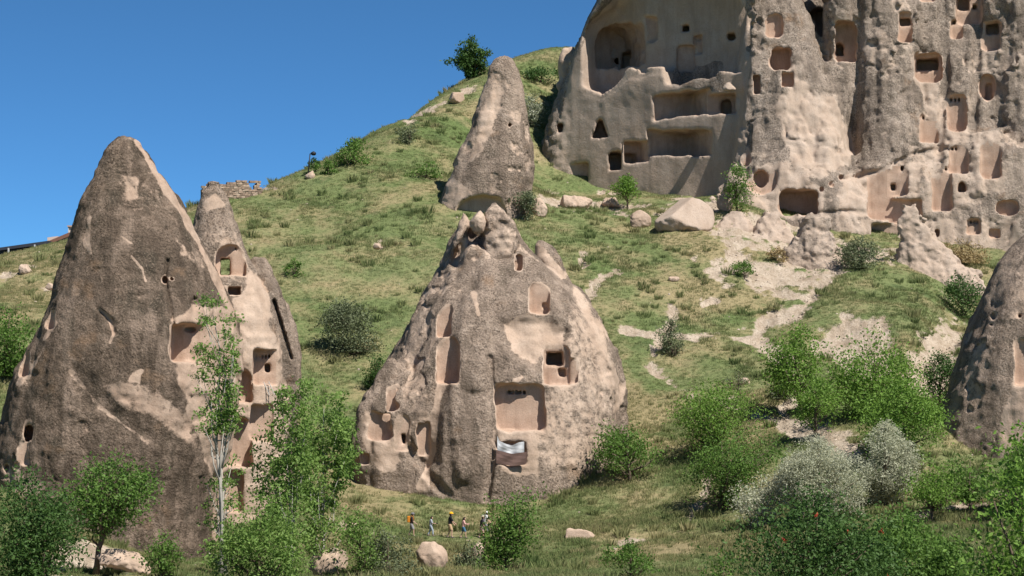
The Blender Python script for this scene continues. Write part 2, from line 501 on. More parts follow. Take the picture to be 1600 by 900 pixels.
GRASS_A, GRASS_B, GRASS_DRY, GRASS_DARK = (0.132, 0.178, 0.066), (0.188, 0.214, 0.094), (0.35, 0.275, 0.16), (0.095, 0.132, 0.054)
def grass_colour(N, dry_in):
    big = N.noise(0.055, 4, 0.55)
    mid = N.noise(0.33, 6, 0.62)
    fine = N.noise(2.2, 7, 0.7)
    c = N.mix(N.ramp(big, [(0.38, 0.0), (0.62, 1.0)]), GRASS_A, GRASS_B)
    c = N.mix(N.ramp(mid, [(0.33, 0.8), (0.46, 0.0)]), c, GRASS_DARK)
    d = N.math('ADD', N.math('MULTIPLY', N.noise(0.16, 6, 0.62, N.stretch((1, 1, 1), (40, 10, 0))), 0.8), N.math('MULTIPLY', fine, 0.2))
    d = N.math('ADD', d, N.math('MULTIPLY', dry_in, 0.17))
    c = N.mix(N.ramp(d, [(0.46, 0.0), (0.63, 0.8)]), c, GRASS_DRY)
    return c, fine
def ground_mat():
    m, nt, out = mat_new('hillside_grass')
    N = NT(nt)
    b = N.n('ShaderNodeBsdfPrincipled')
    c, fine = grass_colour(N, N.attr('dry'))
    c = N.mix(N.ramp(fine, [(0.3, 0.7), (0.5, 0.0)]), c, (0.05, 0.06, 0.028))
    sb = N.mix(N.ramp(N.noise(0.6, 7, 0.65), [(0.35, 0.0), (0.65, 1.0)]), (0.39, 0.31, 0.235), (0.53, 0.45, 0.36))
    sb = N.mix(N.ramp(N.noise(4.5, 7, 0.7), [(0.36, 0.75), (0.5, 0.0)]), sb, (0.24, 0.185, 0.13))
    sb = N.mix(N.ramp(N.noise(0.8, 6, 0.7, N.stretch((1.5, 0.35, 0.35), (8, 2, 2))), [(0.40, 0.55), (0.5, 0.0)]), sb, (0.27, 0.21, 0.15))
    sf = N.math('ADD', N.attr('soil'), N.math('MULTIPLY', N.math('SUBTRACT', N.noise(1.5, 8, 0.74), 0.5), 1.9))
    steep = N.n('ShaderNodeSeparateXYZ')
    N.link(N.n('ShaderNodeNewGeometry').outputs['True Normal'], steep.inputs[0])
    sf = N.math('ADD', sf, N.ramp(steep.outputs[2], [(0.62, 0.5), (0.74, 0.0)]))
    sp_ = N.ramp(N.noise(0.9, 7, 0.7, N.stretch((1, 1, 1), (3, 77, 5))), [(0.68, 0.0), (0.74, 0.6)])
    sf = N.ramp(N.math('ADD', sf, sp_), [(0.32, 0.0), (0.68, 1.0)])
    c = N.mix(sf, c, sb)
    N.link(c, b.inputs['Base Color'])
    b.inputs['Roughness'].default_value = 0.95
    b.inputs['Specular IOR Level'].default_value = 0.06
    N.link(N.bump(N.math('ADD', fine, N.noise(0.9, 7, 0.65)), 0.9, 0.3), b.inputs['Normal'])
    N.link(b.outputs[0], out.inputs['Surface'])
    return m
ground = new_mesh('ground', gP, gF, [ground_mat()], True, {'soil': A_soil, 'dry': A_dry})
tag(ground, None, None, kind='structure')
def soil_at(x, y):
    i = np.clip(np.searchsorted(gx, x), 0, len(gx) - 1)
    j = np.clip(np.searchsorted(gy, y), 0, ny - 1)
    k = i * ny + j
    return A_soil[k], A_dry[k]
print('ground', time.time() - T0)

# ------------------------------------------------------------------ solid rock from distance fields (surface nets)
from concurrent.futures import ThreadPoolExecutor
POOL = ThreadPoolExecutor(4)
def surface_nets(V, org, h):
    nx, ny_, nz = V.shape
    S = V < 0
    cnt = np.zeros((nx - 1, ny_ - 1, nz - 1), np.int8)
    for i in (0, 1):
        for j in (0, 1):
            for k in (0, 1):
                cnt += S[i:nx - 1 + i, j:ny_ - 1 + j, k:nz - 1 + k]
    I, J, K = np.nonzero((cnt > 0) & (cnt < 8))
    cv = {}
    for c in range(8):
        i, j, k = c & 1, (c >> 1) & 1, c >> 2
        cv[c] = V[I + i, J + j, K + k]
    acc = np.zeros((len(I), 3)); n = np.zeros(len(I))
    for ax in range(3):
        for c in range(8):
            if (c >> ax) & 1: continue
            c2 = c | (1 << ax)
            a_, b_ = cv[c], cv[c2]
            m = (a_ < 0) != (b_ < 0)
            t = np.where(m, a_ / np.where(m, a_ - b_, 1), 0)
            p = np.array([c & 1, (c >> 1) & 1, c >> 2], float)
            for q in range(3):
                acc[:, q] += m * (p[q] + (t if q == ax else 0))
            n += m
    pos = (np.stack([I, J, K], 1) + acc / n[:, None]) * np.asarray(h) + org
    idx = np.full(cnt.shape, -1, np.int32)
    idx[I, J, K] = np.arange(len(I))
    quads = []
    for ax in range(3):
        sl0 = [slice(None)] * 3; sl1 = [slice(None)] * 3
        sl0[ax] = slice(0, -1); sl1[ax] = slice(1, None)
        a_, b_ = S[tuple(sl0)], S[tuple(sl1)]
        e = np.stack(np.nonzero(a_ != b_), 1)
        u, v = [(1, 2), (2, 0), (0, 1)][ax]
        ok = (e[:, u] > 0) & (e[:, v] > 0) & (e[:, u] < S.shape[u] - 1) & (e[:, v] < S.shape[v] - 1)
        e = e[ok]
        flip = b_[e[:, 0], e[:, 1], e[:, 2]]
        du = np.zeros(3, int); dv = np.zeros(3, int); du[u] = 1; dv[v] = 1
        def at(q): return idx[q[:, 0], q[:, 1], q[:, 2]]
        q = np.stack([at(e - du - dv), at(e - dv), at(e), at(e - du)], 1)
        q[flip] = q[flip][:, ::-1]
        quads.append(q)
    return pos, np.concatenate(quads)

def sd_cone(prof, Yc, dr=1.0, p=2.0, ycs=None):
    """tapered column: prof = [(py, left px, right px)] of its outline at depth Yc"""
    prof = sorted(prof, key=lambda t: -t[0])
    zs, cx, w, yc = [], [], [], []
    for i, (py, l, r) in enumerate(prof):
        A, B = W(l, py, Yc), W(r, py, Yc)
        zs.append(A[2]); cx.append((A[0] + B[0]) / 2); w.append(max((B[0] - A[0]) / 2, 0.08))
        yc.append(Yc if ycs is None else np.interp(py, [c[0] for c in ycs], [c[1] for c in ycs]))
    zs, cx, w, yc = map(np.array, (zs, cx, w, yc))
    def f(P):
        z = P[:, 2]
        X = np.interp(z, zs, cx); ww = np.interp(z, zs, w); Y = np.interp(z, zs, yc)
        rx = np.abs(P[:, 0] - X) / ww; ry = np.abs(P[:, 1] - Y) / (ww * dr)
        rho = (rx ** p + ry ** p) ** (1 / p)
        d = (rho - 1) * ww * min(1, dr) * 0.92
        return np.maximum(d, (z - zs[-1]) * 0.9)
    return f
def sd_ell(px, py, Y, rx, ry, rz):
    c = W(px, py, Y); r = np.array([rx, ry, rz])
    def f(P):
        q = (P - c) / r
        l = np.sqrt((q * q).sum(1))
        return (l - 1) * r.min()
    return f
def smin(a, b, k):
    h = np.clip(0.5 + 0.5 * (b - a) / k, 0, 1)
    return b * (1 - h) + a * h - k * h * (1 - h)
def smax(a, b, k): return -smin(-a, -b, k)

class Cut:
    """a room, window or doorway hewn into the rock along the view, x0..x1 / y0..y1 in pixels"""
    def __init__(s, x0, y0, x1, y1, depth, shape='box', name='carved_niche', back=0.0, yaw=0.0, rough=0.11, front=3.5, r=0.12, slant=0.0, Y=None, pitch=0.0):
        s.__dict__.update(locals())
    def place(s, Yh):
        s.Yh = Yh
        ppm = FPX / Yh
        s.hx = (s.x1 - s.x0) / 2 / ppm; s.hz = (s.y1 - s.y0) / 2 / ppm
        f0, f1 = (-s.front, s.depth) if s.back == 0 else (s.back - 0.5, s.back + s.depth)
        s.c = W((s.x0 + s.x1) / 2, (s.y0 + s.y1) / 2, Yh)
        d = ray((s.x0 + s.x1) / 2, (s.y0 + s.y1) / 2)
        a = math.atan2(d[0], d[1]) + s.yaw
        s.ax = np.array([math.cos(a), -math.sin(a), 0]); s.ay = np.array([math.sin(a), math.cos(a), 0])
        s.mid = (f0 + f1) / 2; s.hd = (f1 - f0) / 2
        s.rad = math.sqrt(s.hx ** 2 + s.hz ** 2 + s.hd ** 2) + 0.6
        s.cc = s.c + s.ay * s.mid
    def sdf(s, P):
        q = P - s.c
        u = q @ s.ax; v = q @ s.ay - s.mid; w = q[:, 2] + s.slant * u + s.pitch * v
        if s.shape == 'oval':
            d2 = (np.sqrt((u / s.hx) ** 2 + (w / s.hz) ** 2) - 1) * min(s.hx, s.hz)
        else:
            if s.shape == 'arch':
                rt = np.where(w > 0, min(s.hx * 0.92, s.hz), min(s.r, s.hx * .5))
            elif s.shape == 'soft':
                rt = np.full(len(u), 0.55 * min(s.hx, s.hz))
            elif s.shape == 'tri':
                u = u / np.clip(1 - 0.75 * (w + s.hz) / (2 * s.hz), 0.2, 1.2); rt = np.full(len(u), 0.1 * s.hx)
            else:
                rt = np.full(len(u), min(s.r, 0.4 * s.hx, 0.4 * s.hz))
            a = np.abs(u) - s.hx + rt; b = np.abs(w) - s.hz + rt
            d2 = np.hypot(np.maximum(a, 0), np.maximum(b, 0)) + np.minimum(np.maximum(a, b), 0) - rt
        if s.rough: d2 = d2 + s.rough * noise(P, 0.9, 33) + s.rough * 0.5 * noise(P, 0.4, 34)
        return smax(d2, np.abs(v) - s.hd + 0.05 * noise(P, 0.8, 35), 0.12)

def make_rock(name, label, cat, base, detail, cuts, lo, hi, h, mat, base_pt, paint=None, up_bare=None, yr=(120, 330), carved=None, k=0.05, group=None, amp=1.15, crust_seed=None, flake=0.5, nf=0.62):
    lo = np.array(lo, float); hi = np.array(hi, float)
    h = np.array(h if hasattr(h, '__len__') else (h, h, h), float)
    for c in cuts:
        if c.name == 'carved_niche': c.depth *= nf
        if 0 < c.back <= 2.3: c.back *= nf
    n = (np.ceil((hi - lo) / h / 4).astype(int) + 1) * 4
    full = lambda P: base(P) + detail(P)
    # where each view ray through an opening meets the rock
    Ys = np.arange(yr[0], yr[1], 0.2)
    for c in cuts:
        if c.Y is None:
            P = ray((c.x0 + c.x1) / 2, (c.y0 + c.y1) / 2)[None] * Ys[:, None]
            v = full(P) < 0
            c.place(Ys[int(np.argmax(v))] if v.any() else Ys[-1])
            if not v.any(): print('  no hit', name, c.x0, c.y0)
        else:
            c.place(c.Y)
    # coarse pass
    nc = n // 4
    I = np.stack(np.meshgrid(*[np.arange(m) for m in nc], indexing='ij'), -1).reshape(-1, 3)
    Pc = lo + (I * 4 + 1.5) * h
    dc = base(Pc).astype(np.float32)
    near = np.abs(dc) < (h.max() * 4 * 1.1 + amp)
    near &= Pc[:, 2] > tz(Pc[:, 0], Pc[:, 1]) - 2.2
    dcut = np.full(len(Pc), 1e3)
    for c in cuts:
        m = ((Pc - c.cc) ** 2).sum(1) < (c.rad + 1.5) ** 2
        if m.any(): dcut[m] = np.minimum(dcut[m], c.sdf(Pc[m]))
    near |= (np.abs(dcut) < h.max() * 4 * 1.3) & (dc < 2)
    dcc = np.maximum(dc, -dcut).reshape(nc)
    V = np.repeat(np.repeat(np.repeat(dcc, 4, 0), 4, 1), 4, 2)
    nm = np.repeat(np.repeat(np.repeat(near.reshape(nc), 4, 0), 4, 1), 4, 2)
    idx = np.stack(np.nonzero(nm), 1)
    def work(ix):
        P = lo + ix * h
        d = base(P)
        m = np.abs(d) < amp
        d[m] += detail(P[m])
        for c in cuts:
            m = ((P - c.cc) ** 2).sum(1) < (c.rad + 0.3) ** 2
            if m.any(): d[m] = smax(d[m], -c.sdf(P[m]), k)
        V[ix[:, 0], ix[:, 1], ix[:, 2]] = d
    list(POOL.map(work, [idx[s:s + 60000] for s in range(0, len(idx), 60000)]))
    for ax in range(3):      # close the solid at the grid border
        sl = [slice(None)] * 3
        sl[ax] = 0; V[tuple(sl)] = np.maximum(V[tuple(sl)], 0.05)
        sl[ax] = -1; V[tuple(sl)] = np.maximum(V[tuple(sl)], 0.05)
    pos, Q = surface_nets(V, lo, h)
    # which opening each vertex belongs to
    best = np.full(len(pos), 1e3); who = np.full(len(pos), -1)
    for i, c in enumerate(cuts):
        m = np.nonzero(((pos - c.cc) ** 2).sum(1) < (c.rad + 0.3) ** 2)[0]
        if len(m):
            d = c.sdf(pos[m]) - (0.03 if c.back else 0)
            b = d < best[m]
            best[m[b]] = d[b]; who[m[b]] = i
    body = full(pos) if len(cuts) else np.zeros(len(pos))
    inside = (best < 0.09) & (body < -0.10)
    bare = np.zeros(len(pos))
    bare = np.where(best < 0.16, np.maximum(bare, 0.75 * (1 - sstep(0.03, 0.16, best))), bare)
    if crust_seed is not None: bare = np.maximum(bare, flake * (1 - plates(pos, crust_seed)))
    if paint:
        px, py = project(pos)
        wb = 7 * fbm(pos, 1.8, 3, 51)
        for kind, pts, s, amt in paint:
            dd = poly_sd(px, py, pts) + wb if kind == 'poly' else seg_dist(px, py, pts) - s + wb * 0.5
            ss = s if kind == 'poly' else s * 0.5
            v = amt * (1 - sstep(-ss, ss, dd))
            bare = np.where(np.abs(v) > np.abs(bare) * 0 + 1e-3, np.maximum(bare, v) if amt > 0 else np.minimum(bare, bare + v), bare)
    if up_bare: bare = np.maximum(bare, up_bare(pos))
    Q = Q[(pos[Q[:, 0], 2] > tz(pos[Q[:, 0], 0], pos[Q[:, 0], 1]) - 0.9)]
    fi = inside[Q].all(1)
    fw = np.where(fi, who[Q[:, 0]], -1)
    for i in range(len(cuts)):      # stray specks of an opening go back to the rock
        sel = np.nonzero(fw == i)[0]
        if len(sel) < 4: continue
        u, inv = np.unique(Q[sel], return_inverse=True)
        inv = inv.reshape(-1, 4)
        lab = np.arange(len(u))
        while True:
            m = lab[inv].min(1)
            new = lab.copy()
            for c_ in range(4): np.minimum.at(new, inv[:, c_], m)
            new = new[new]
            if (new == lab).all(): break
            lab = new
        fl = lab[inv[:, 0]]
        vals, cts = np.unique(fl, return_counts=True)
        fw[sel[fl != vals[np.argmax(cts)]]] = -1
    def sub(sel):
        q = Q[sel]
        u, inv = np.unique(q, return_inverse=True)
        return pos[u], inv.reshape(-1, 4), bare[u]
    v, q, b_ = sub(fw == -1)
    o = new_mesh(name, v, q, [mat], True, {'bare': b_}, base_pt)
    tag(o, label, cat, group)
    for i, c in enumerate(cuts):
        sel = fw == i
        if sel.sum() < 4: continue
        v, q, b_ = sub(sel)
        new_mesh(c.name, v, q, [carved or M_CARVED], True, {'bare': b_}, v.mean(0), o)
    print(name, n, len(pos), 'verts', round(time.time() - T0, 1))
    return o
def pit(n_, w): return np.maximum(0, 1 - np.abs(n_) / w)
# ------------------------------------------------------------------ rock cones with hewn rooms
def lumps(P, seed, a=1.0, flute=0.5):
    d = a * 0.33 * noise(P, 4.2, seed) + a * 0.34 * (0.3 - np.abs(noise(P, 2.6, seed + 1, 1.6))) + a * 0.24 * (0.3 - np.abs(noise(P, 1.15, seed + 2, 1.2))) + a * 0.10 * (0.3 - np.abs(noise(P, 0.55, seed + 3))) + a * 0.09 * noise(P, 0.31, seed + 4)
    d += flute * 0.45 * noise(P, 2.3, seed + 5, 5.0) + flute * 0.25 * (0.3 - np.abs(noise(P, 1.1, seed + 6, 6.0)))
    d += 0.05 * noise(P, 1.7, seed + 15, 0.3)
    m = noise(P, 4.4, seed + 9)
    d += 0.16 * sstep(0.05, 0.5, m) * pit(noise(P, 3.0, seed + 7, 1.6), 0.05)
    d += 0.1 * sstep(0.3, 0.7, noise(P, 0.8, seed + 10)) * sstep(0.0, 0.5, -m)
    d += 0.13 * (1 - plates(P, seed))
    return d
def plates(P, seed, lo=-0.52):
    """1 where the weathered crust is whole, 0 where it has flaked off"""
    q = noise(P, 3.1, seed + 12, 1.7) + 0.5 * noise(P, 1.4, seed + 13, 1.3) + 0.3 * noise(P, 0.6, seed + 14)
    return sstep(lo - 0.05, lo + 0.05, q)

# --- left cone, dark with lichen
c0 = sd_cone([(208, 188, 204), (216, 176, 214), (222, 168, 222), (237, 158, 233), (262, 150, 245), (300, 136, 270), (350, 119, 300), (400, 103, 327), (450, 86, 350), (500, 66, 369),
              (550, 44, 375), (600, 22, 372), (650, 6, 366), (700, -8, 358), (760, -22, 348), (830, -40, 342), (950, -70, 338)], 166, 0.95, 2.3)
rdg = W(238, 262, 158)
def base_left(P):
    d = c0(P)
    # flattened front-left face that meets the lit right face along a ridge
    n = np.array([0.16, -0.93, 0.33]); n = n / np.linalg.norm(n)
    q = W(230, 560, 158.2)
    d = smax(d, (P - q) @ n, 0.9)
    n2 = np.array([0.88, -0.40, 0.24]); n2 = n2 / np.linalg.norm(n2)
    q2 = W(360, 700, 161.5)
    return smax(d, (P - q2) @ n2, 1.2)
def det_left(P):
    d = lumps(P, 100, 0.55, 0.4)
    px, py = project(P)
    crack = seg_dist(px, py, [(262, 405), (258, 432), (264, 470), (272, 510), (268, 540)])
    d = d + 0.25 * (1 - sstep(0.5, 3.0, crack + 2 * noise(P, 0.7, 122)))
    led = seg_dist(px, py, [(115, 585), (150, 625), (200, 660), (240, 690)])
    d = d + 0.22 * (1 - sstep(2, 22, led + 10 * noise(P, 1.5, 121)))
    led = seg_dist(px, py, [(155, 485), (172, 500), (178, 520)])
    return d + 0.3 * (1 - sstep(1, 6, led))
cuts = [Cut(267, 506, 350, 566, 2.2, 'box', back=0, r=0.25, rough=0.1), Cut(267, 530, 279, 562, 1.4, 'box', 'doorway', back=2.2), Cut(287, 510, 306, 518, 0.9, 'box', 'wall_recess', back=2.2),
        Cut(253, 432, 262, 443, 1.2, 'oval', 'window_opening', front=1), Cut(265, 433, 272, 440, 0.8, 'oval', 'window_opening', front=1),
        Cut(38, 664, 52, 690, 2.6, 'arch', 'doorway', front=2), Cut(73, 486, 84, 515, 0.8, 'soft', 'wall_recess', front=2), Cut(32, 548, 46, 588, 0.9, 'soft', 'wall_recess', front=2),
        Cut(28, 690, 44, 725, 0.35, 'soft', 'wall_recess', front=2), Cut(8, 725, 14, 738, 0.6, 'oval', 'wall_recess', front=1), Cut(22, 722, 30, 736, 0.5, 'oval', 'wall_recess', front=1)]
paintL = [('poly', [(268, 500), (300, 480), (372, 488), (376, 560), (400, 640), (405, 900), (335, 900), (332, 780), (318, 700), (290, 640), (280, 580)], 10, 1.0),
          ('poly', [(185, 590), (230, 600), (290, 640), (318, 700), (300, 700), (250, 660), (200, 640), (150, 600)], 12, 0.62), ('poly', [(205, 580), (225, 575), (220, 600), (195, 598)], 5, 0.9),
          ('line', [(155, 483), (170, 495), (178, 520), (172, 535)], 4, 0.95), ('line', [(190, 370), (205, 380)], 3, 0.8), ('line', [(205, 400), (222, 420), (228, 440)], 3, 0.7),
          ('line', [(213, 222), (245, 270), (285, 330), (330, 420), (365, 490)], 5, 0.75), ('poly', [(195, 275), (215, 275), (215, 310), (200, 310)], 6, 0.6), ('line', [(140, 340), (135, 380), (142, 395)], 3, 0.7),
          ('poly', [(275, 375), (310, 390), (330, 430), (280, 400)], 8, 0.5), ('line', [(70, 530), (85, 505)], 3, 0.8), ('line', [(45, 660), (30, 720), (22, 760)], 5, 0.7), ('poly', [(0, 720), (60, 740), (100, 780), (0, 800)], 20, 0.6),
          ('line', [(110, 580), (160, 640), (230, 690)], 4, 0.5), ('line', [(30, 600), (70, 545)], 3, 0.6)]
bx0, bx1 = W(-75, 600, 166)[0], W(415, 600, 166)[0]
left_cone = make_rock('fairy_chimney', 'tall dark lichen-covered pointed rock cone at the left of the photo', 'rock cone', base_left, det_left, cuts, (bx0 - 1, 149, -16.5), (bx1 + 1, 183, W(190, 205, 166)[2] + 1), (0.13, 0.18, 0.13), M_ROCK_DARK,
          (W(190, 850, 166)[0], 166, -13), paintL, crust_seed=100, flake=0.33, yr=(148, 180), group='rock cones with hewn rooms')

# --- pale companion behind its right shoulder
cA = sd_cone([(292, 328, 340), (302, 319, 350), (318, 312, 359), (345, 303, 369), (380, 296, 383), (400, 292, 392), (450, 285, 412), (500, 280, 430), (560, 280, 440), (620, 280, 446), (700, 282, 448), (800, 284, 448), (900, 284, 450)], 176, 1.0, 2.2)
cB = sd_cone([(399, 398, 416), (406, 390, 422), (430, 388, 434), (470, 400, 450), (510, 412, 462), (555, 420, 470), (600, 424, 473), (640, 412, 470), (700, 400, 462), (800, 388, 452), (900, 384, 450)], 178, 1.5, 2.2)
def base_comp(P): return smin(cA(P), cB(P), 0.35)
def det_comp(P):
    px, py = project(P)
    crack = seg_dist(px, py, [(428, 470), (440, 510), (455, 560)])
    return lumps(P, 140, 0.55, 0.4) + 0.4 * (1 - sstep(1, 4, crack))
cuts = [Cut(337, 382, 384, 431, 1.5, 'arch', rough=0.05), Cut(344, 401, 360, 428, 9.0, 'box', 'window_opening', back=1.5), Cut(355, 447, 377, 461, 1.8, 'box', 'window_opening', r=0.1),
        Cut(395, 545, 444, 601, 1.9, 'box', rough=0.08, r=0.3), Cut(414, 569, 421, 581, 1.3, 'box', 'doorway', back=1.9)] + \
       [Cut(398 + 5.2 * i, 553, 401.6 + 5.2 * i, 560, 0.5, 'arch', 'pigeon_hole', back=1.9, rough=0) for i in range(5)] + \
       [Cut(364, 577, 394, 630, 1.8, 'arch'), Cut(391, 632, 425, 690, 1.7, 'box', rough=0.15), Cut(344, 652, 394, 730, 2.0, 'arch', rough=0.12), Cut(356, 664, 362, 672, 0.6, 'box', 'wall_recess', back=2.0),
        Cut(352, 735, 380, 800, 0.8, 'soft'), Cut(367, 386, 370, 390, 0.5, 'box', 'pigeon_hole', back=1.5, rough=0), Cut(374, 387, 377, 391, 0.5, 'box', 'pigeon_hole', back=1.5, rough=0)]
paintC = [('poly', [(362, 470), (378, 462), (400, 420), (420, 460), (425, 500), (440, 545), (450, 600), (450, 900), (280, 900), (300, 600), (370, 520)], 9, 1.0), ('poly', [(318, 318), (335, 296), (358, 322), (340, 326), (322, 332)], 5, 1.0),
          ('poly', [(300, 360), (375, 360), (395, 420), (360, 470), (310, 420)], 10, 0.42)]
make_rock('fairy_chimney', 'pale pointed rock cone with a see-through window behind the dark left cone', 'rock cone', base_comp, det_comp, cuts, (W(275, 600, 178)[0] - 1, 164, -15), (W(476, 600, 178)[0] + 1.5, 190, W(335, 290, 178)[2] + 1), (0.12, 0.17, 0.12), M_ROCK,
          (W(370, 850, 176)[0], 176, -11), paintC, crust_seed=140, yr=(163, 188), group='rock cones with hewn rooms')

# --- central cone
c1 = sd_cone([(318, 768, 774), (326, 762, 782), (334, 756, 796), (346, 716, 806), (370, 704, 820), (400, 691, 846), (430, 676, 884), (460, 661, 910), (500, 642, 937), (550, 615, 962),
              (600, 587, 970), (640, 566, 972), (680, 556, 972), (740, 556, 972), (800, 556, 972), (880, 556, 972)], 190, 0.86, 2.25, ycs=[(318, 192), (500, 190), (900, 190)])
c1p = sd_cone([(323, 722, 727), (332, 719, 732), (345, 714, 738), (365, 705, 745), (400, 700, 760)], 189, 1.2)
c1s = sd_cone([(373, 838, 844), (384, 834, 860), (402, 834, 874), (425, 836, 884), (460, 820, 905)], 195, 1.3)
c1r = sd_cone([(540, 958, 964), (580, 950, 978), (620, 940, 984), (680, 930, 980), (800, 920, 980)], 190, 1.0)
c1f = sd_cone([(565, 606, 612), (600, 586, 640), (640, 562, 660), (690, 552, 674), (740, 556, 690), (820, 560, 700)], 184.5, 0.8)
def base_mid(P):
    d = smin(c1(P), c1p(P), 0.35)
    d = np.minimum(d, c1s(P))
    d = smin(d, c1r(P), 0.5)
    return smin(d, c1f(P), 1.2)
def det_mid(P):
    d = lumps(P, 180, 0.4, 0.75)
    px, py = project(P)
    front = 1 - sstep(190, 193, P[:, 1])
    g = seg_dist(px, py, [(790, 330), (812, 392), (830, 470)])              # gullies and scoured chutes of the front face
    d = d + front * 0.15 * (1 - sstep(2, 16, seg_dist(px, py, [(700, 350), (690, 430), (668, 520), (640, 600)])))
    d = d + front * 0.75 * (1 - sstep(-14, 14, poly_sd(px, py, [(785, 505), (850, 495), (885, 520), (870, 550), (835, 575), (805, 560)])))
    d = d + front * 0.55 * (1 - sstep(4, 20, seg_dist(px, py, [(690, 600), (676, 650), (672, 720)])))
    d = d + front * 0.6 * (1 - sstep(3, 13, seg_dist(px, py, [(735, 365), (722, 385), (712, 412)])))
    d = d + front * 0.45 * (1 - sstep(3, 14, seg_dist(px, py, [(745, 372), (800, 385)])))
    d = d + front * 0.3 * (1 - sstep(2, 9, seg_dist(px, py, [(765, 560), (772, 700), (760, 780)])))
    d = d + front * 0.35 * (1 - sstep(2, 12, seg_dist(px, py, [(640, 700), (668, 740), (700, 775)])))
    d = d - front * 0.5 * (1 - sstep(4, 22, seg_dist(px, py, [(735, 470), (720, 560), (715, 640), (725, 740)])))
    d = d - front * 0.4 * (1 - sstep(4, 20, seg_dist(px, py, [(760, 400), (755, 520), (740, 600)])))
    return d
cuts = [Cut(827, 441, 859, 491, 1.6, 'arch', r=0.5), Cut(846, 471, 856, 482, 0.5, 'box', 'wall_recess', back=1.6), Cut(839, 447, 845, 456, 4.5, 'oval', 'window_opening', back=1.6),
        Cut(683, 475, 706, 527, 1.1, 'soft'), Cut(682, 526, 718, 600, 1.7, 'arch', r=0.3), Cut(849, 537, 891, 601, 1.7, 'arch', r=0.15), Cut(853, 549, 879, 570, 2.6, 'box', 'doorway', back=1.7), Cut(873, 577, 883, 588, 0.9, 'box', 'wall_recess', back=1.7),
        Cut(774, 600, 852, 673, 2.0, 'box', r=0.5, rough=0.16), Cut(805, 397, 816, 424, 1.3, 'soft', 'window_opening'), Cut(776, 690, 822, 726, 0.8, 'box', rough=0.15),
        Cut(627, 677, 635, 695, 1.5, 'box', 'doorway', front=2.5), Cut(617, 650, 640, 705, 0.35, 'arch', front=2.5), Cut(577, 643, 612, 690, 1.1, 'soft', rough=0.3), Cut(602, 600, 620, 642, 0.8, 'soft', rough=.3, slant=-.5), Cut(563, 707, 578, 726, 0.8, 'soft'), Cut(652, 660, 672, 712, 0.6, 'soft'),
        Cut(888, 560, 905, 600, 0.35, 'soft', 'wall_recess')] + \
       [Cut(793 + 6 * i, 610, 797.5 + 6 * i, 616, 0.5, 'arch', 'pigeon_hole', back=2.0, rough=0) for i in range(5)] + \
       [Cut(853 + 7 * i, 542, 857 + 7 * i, 548, 0.5, 'arch', 'pigeon_hole', back=1.7, rough=0) for i in range(5)]
paintM = [('poly', [(785, 505), (820, 490), (885, 510), (880, 545), (835, 570), (800, 555)], 10, 0.95), ('poly', [(705, 395), (730, 375), (728, 395), (712, 420), (700, 415)], 5, 1.0), ('line', [(690, 600), (678, 650), (672, 720), (660, 760)], 8, 0.9),
          ('poly', [(890, 430), (940, 500), (970, 590), (955, 640), (930, 560), (900, 480)], 12, 0.7), ('poly', [(850, 590), (900, 440), (965, 560), (975, 640), (955, 720), (860, 760), (820, 690)], 25, 0.5), ('poly', [(640, 560), (680, 610), (670, 700), (620, 640)], 15, 0.45), ('poly', [(570, 640), (610, 670), (625, 720), (600, 740), (560, 690)], 8, 0.8),
          ('poly', [(770, 670), (850, 675), (840, 740), (780, 740)], 8, 0.85), ('line', [(740, 460), (748, 490)], 5, 0.7), ('line', [(675, 490), (680, 520), (668, 560)], 6, 0.7), ('poly', [(720, 320), (810, 335), (815, 360), (710, 365)], 6, 0.55),
          ('line', [(815, 365), (850, 400), (880, 430)], 7, 0.7), ('poly', [(960, 580), (985, 600), (975, 640), (960, 640)], 6, 0.9), ('poly', [(800, 590), (815, 590), (780, 650), (770, 650)], 3, 0.8)]
center_cone = make_rock('fairy_chimney', 'broad pinkish rock cone with arched rooms standing in the centre', 'rock cone', base_mid, det_mid, cuts, (W(545, 600, 190)[0] - 1.5, 176, -13), (W(985, 600, 190)[0] + 1.5, 203, W(770, 312, 190)[2] + 1), (0.12, 0.17, 0.12), M_ROCK,
          (W(765, 790, 190)[0], 189, -10), paintM, crust_seed=180, yr=(174, 200), group='rock cones with hewn rooms')

# --- slender cone up the slope
c2 = sd_cone([(86, 778, 792), (92, 771, 800), (110, 762, 810), (150, 749, 818), (200, 733, 826), (235, 718, 833), (262, 706, 836), (280, 699, 834), (300, 692, 829), (325, 684, 822), (380, 676, 825), (440, 666, 832)], 246, 0.95, 2.2)
def det_up(P):
    d = lumps(P, 220, 0.34, 0.45)
    px, py = project(P)
    front = 1 - sstep(245, 248, P[:, 1])
    d = d + front * 0.22 * (1 - sstep(2, 12, seg_dist(px, py, [(780, 130), (775, 190), (745, 230), (700, 280)])))
    return d
cuts = [Cut(712, 307, 792, 360, 1.3, 'arch', 'cave_opening', rough=0.2, front=4), Cut(794, 192, 799, 198, 1.0, 'oval', 'window_opening', front=1), Cut(800, 226, 804, 232, 0.6, 'oval', 'wall_recess', front=1)]
paintU = [('poly', [(770, 130), (785, 150), (775, 200), (740, 240), (750, 190)], 7, 0.75), ('poly', [(700, 270), (740, 300), (700, 330), (685, 330)], 6, 0.7), ('line', [(715, 225), (750, 232), (735, 250)], 5, 0.6)]
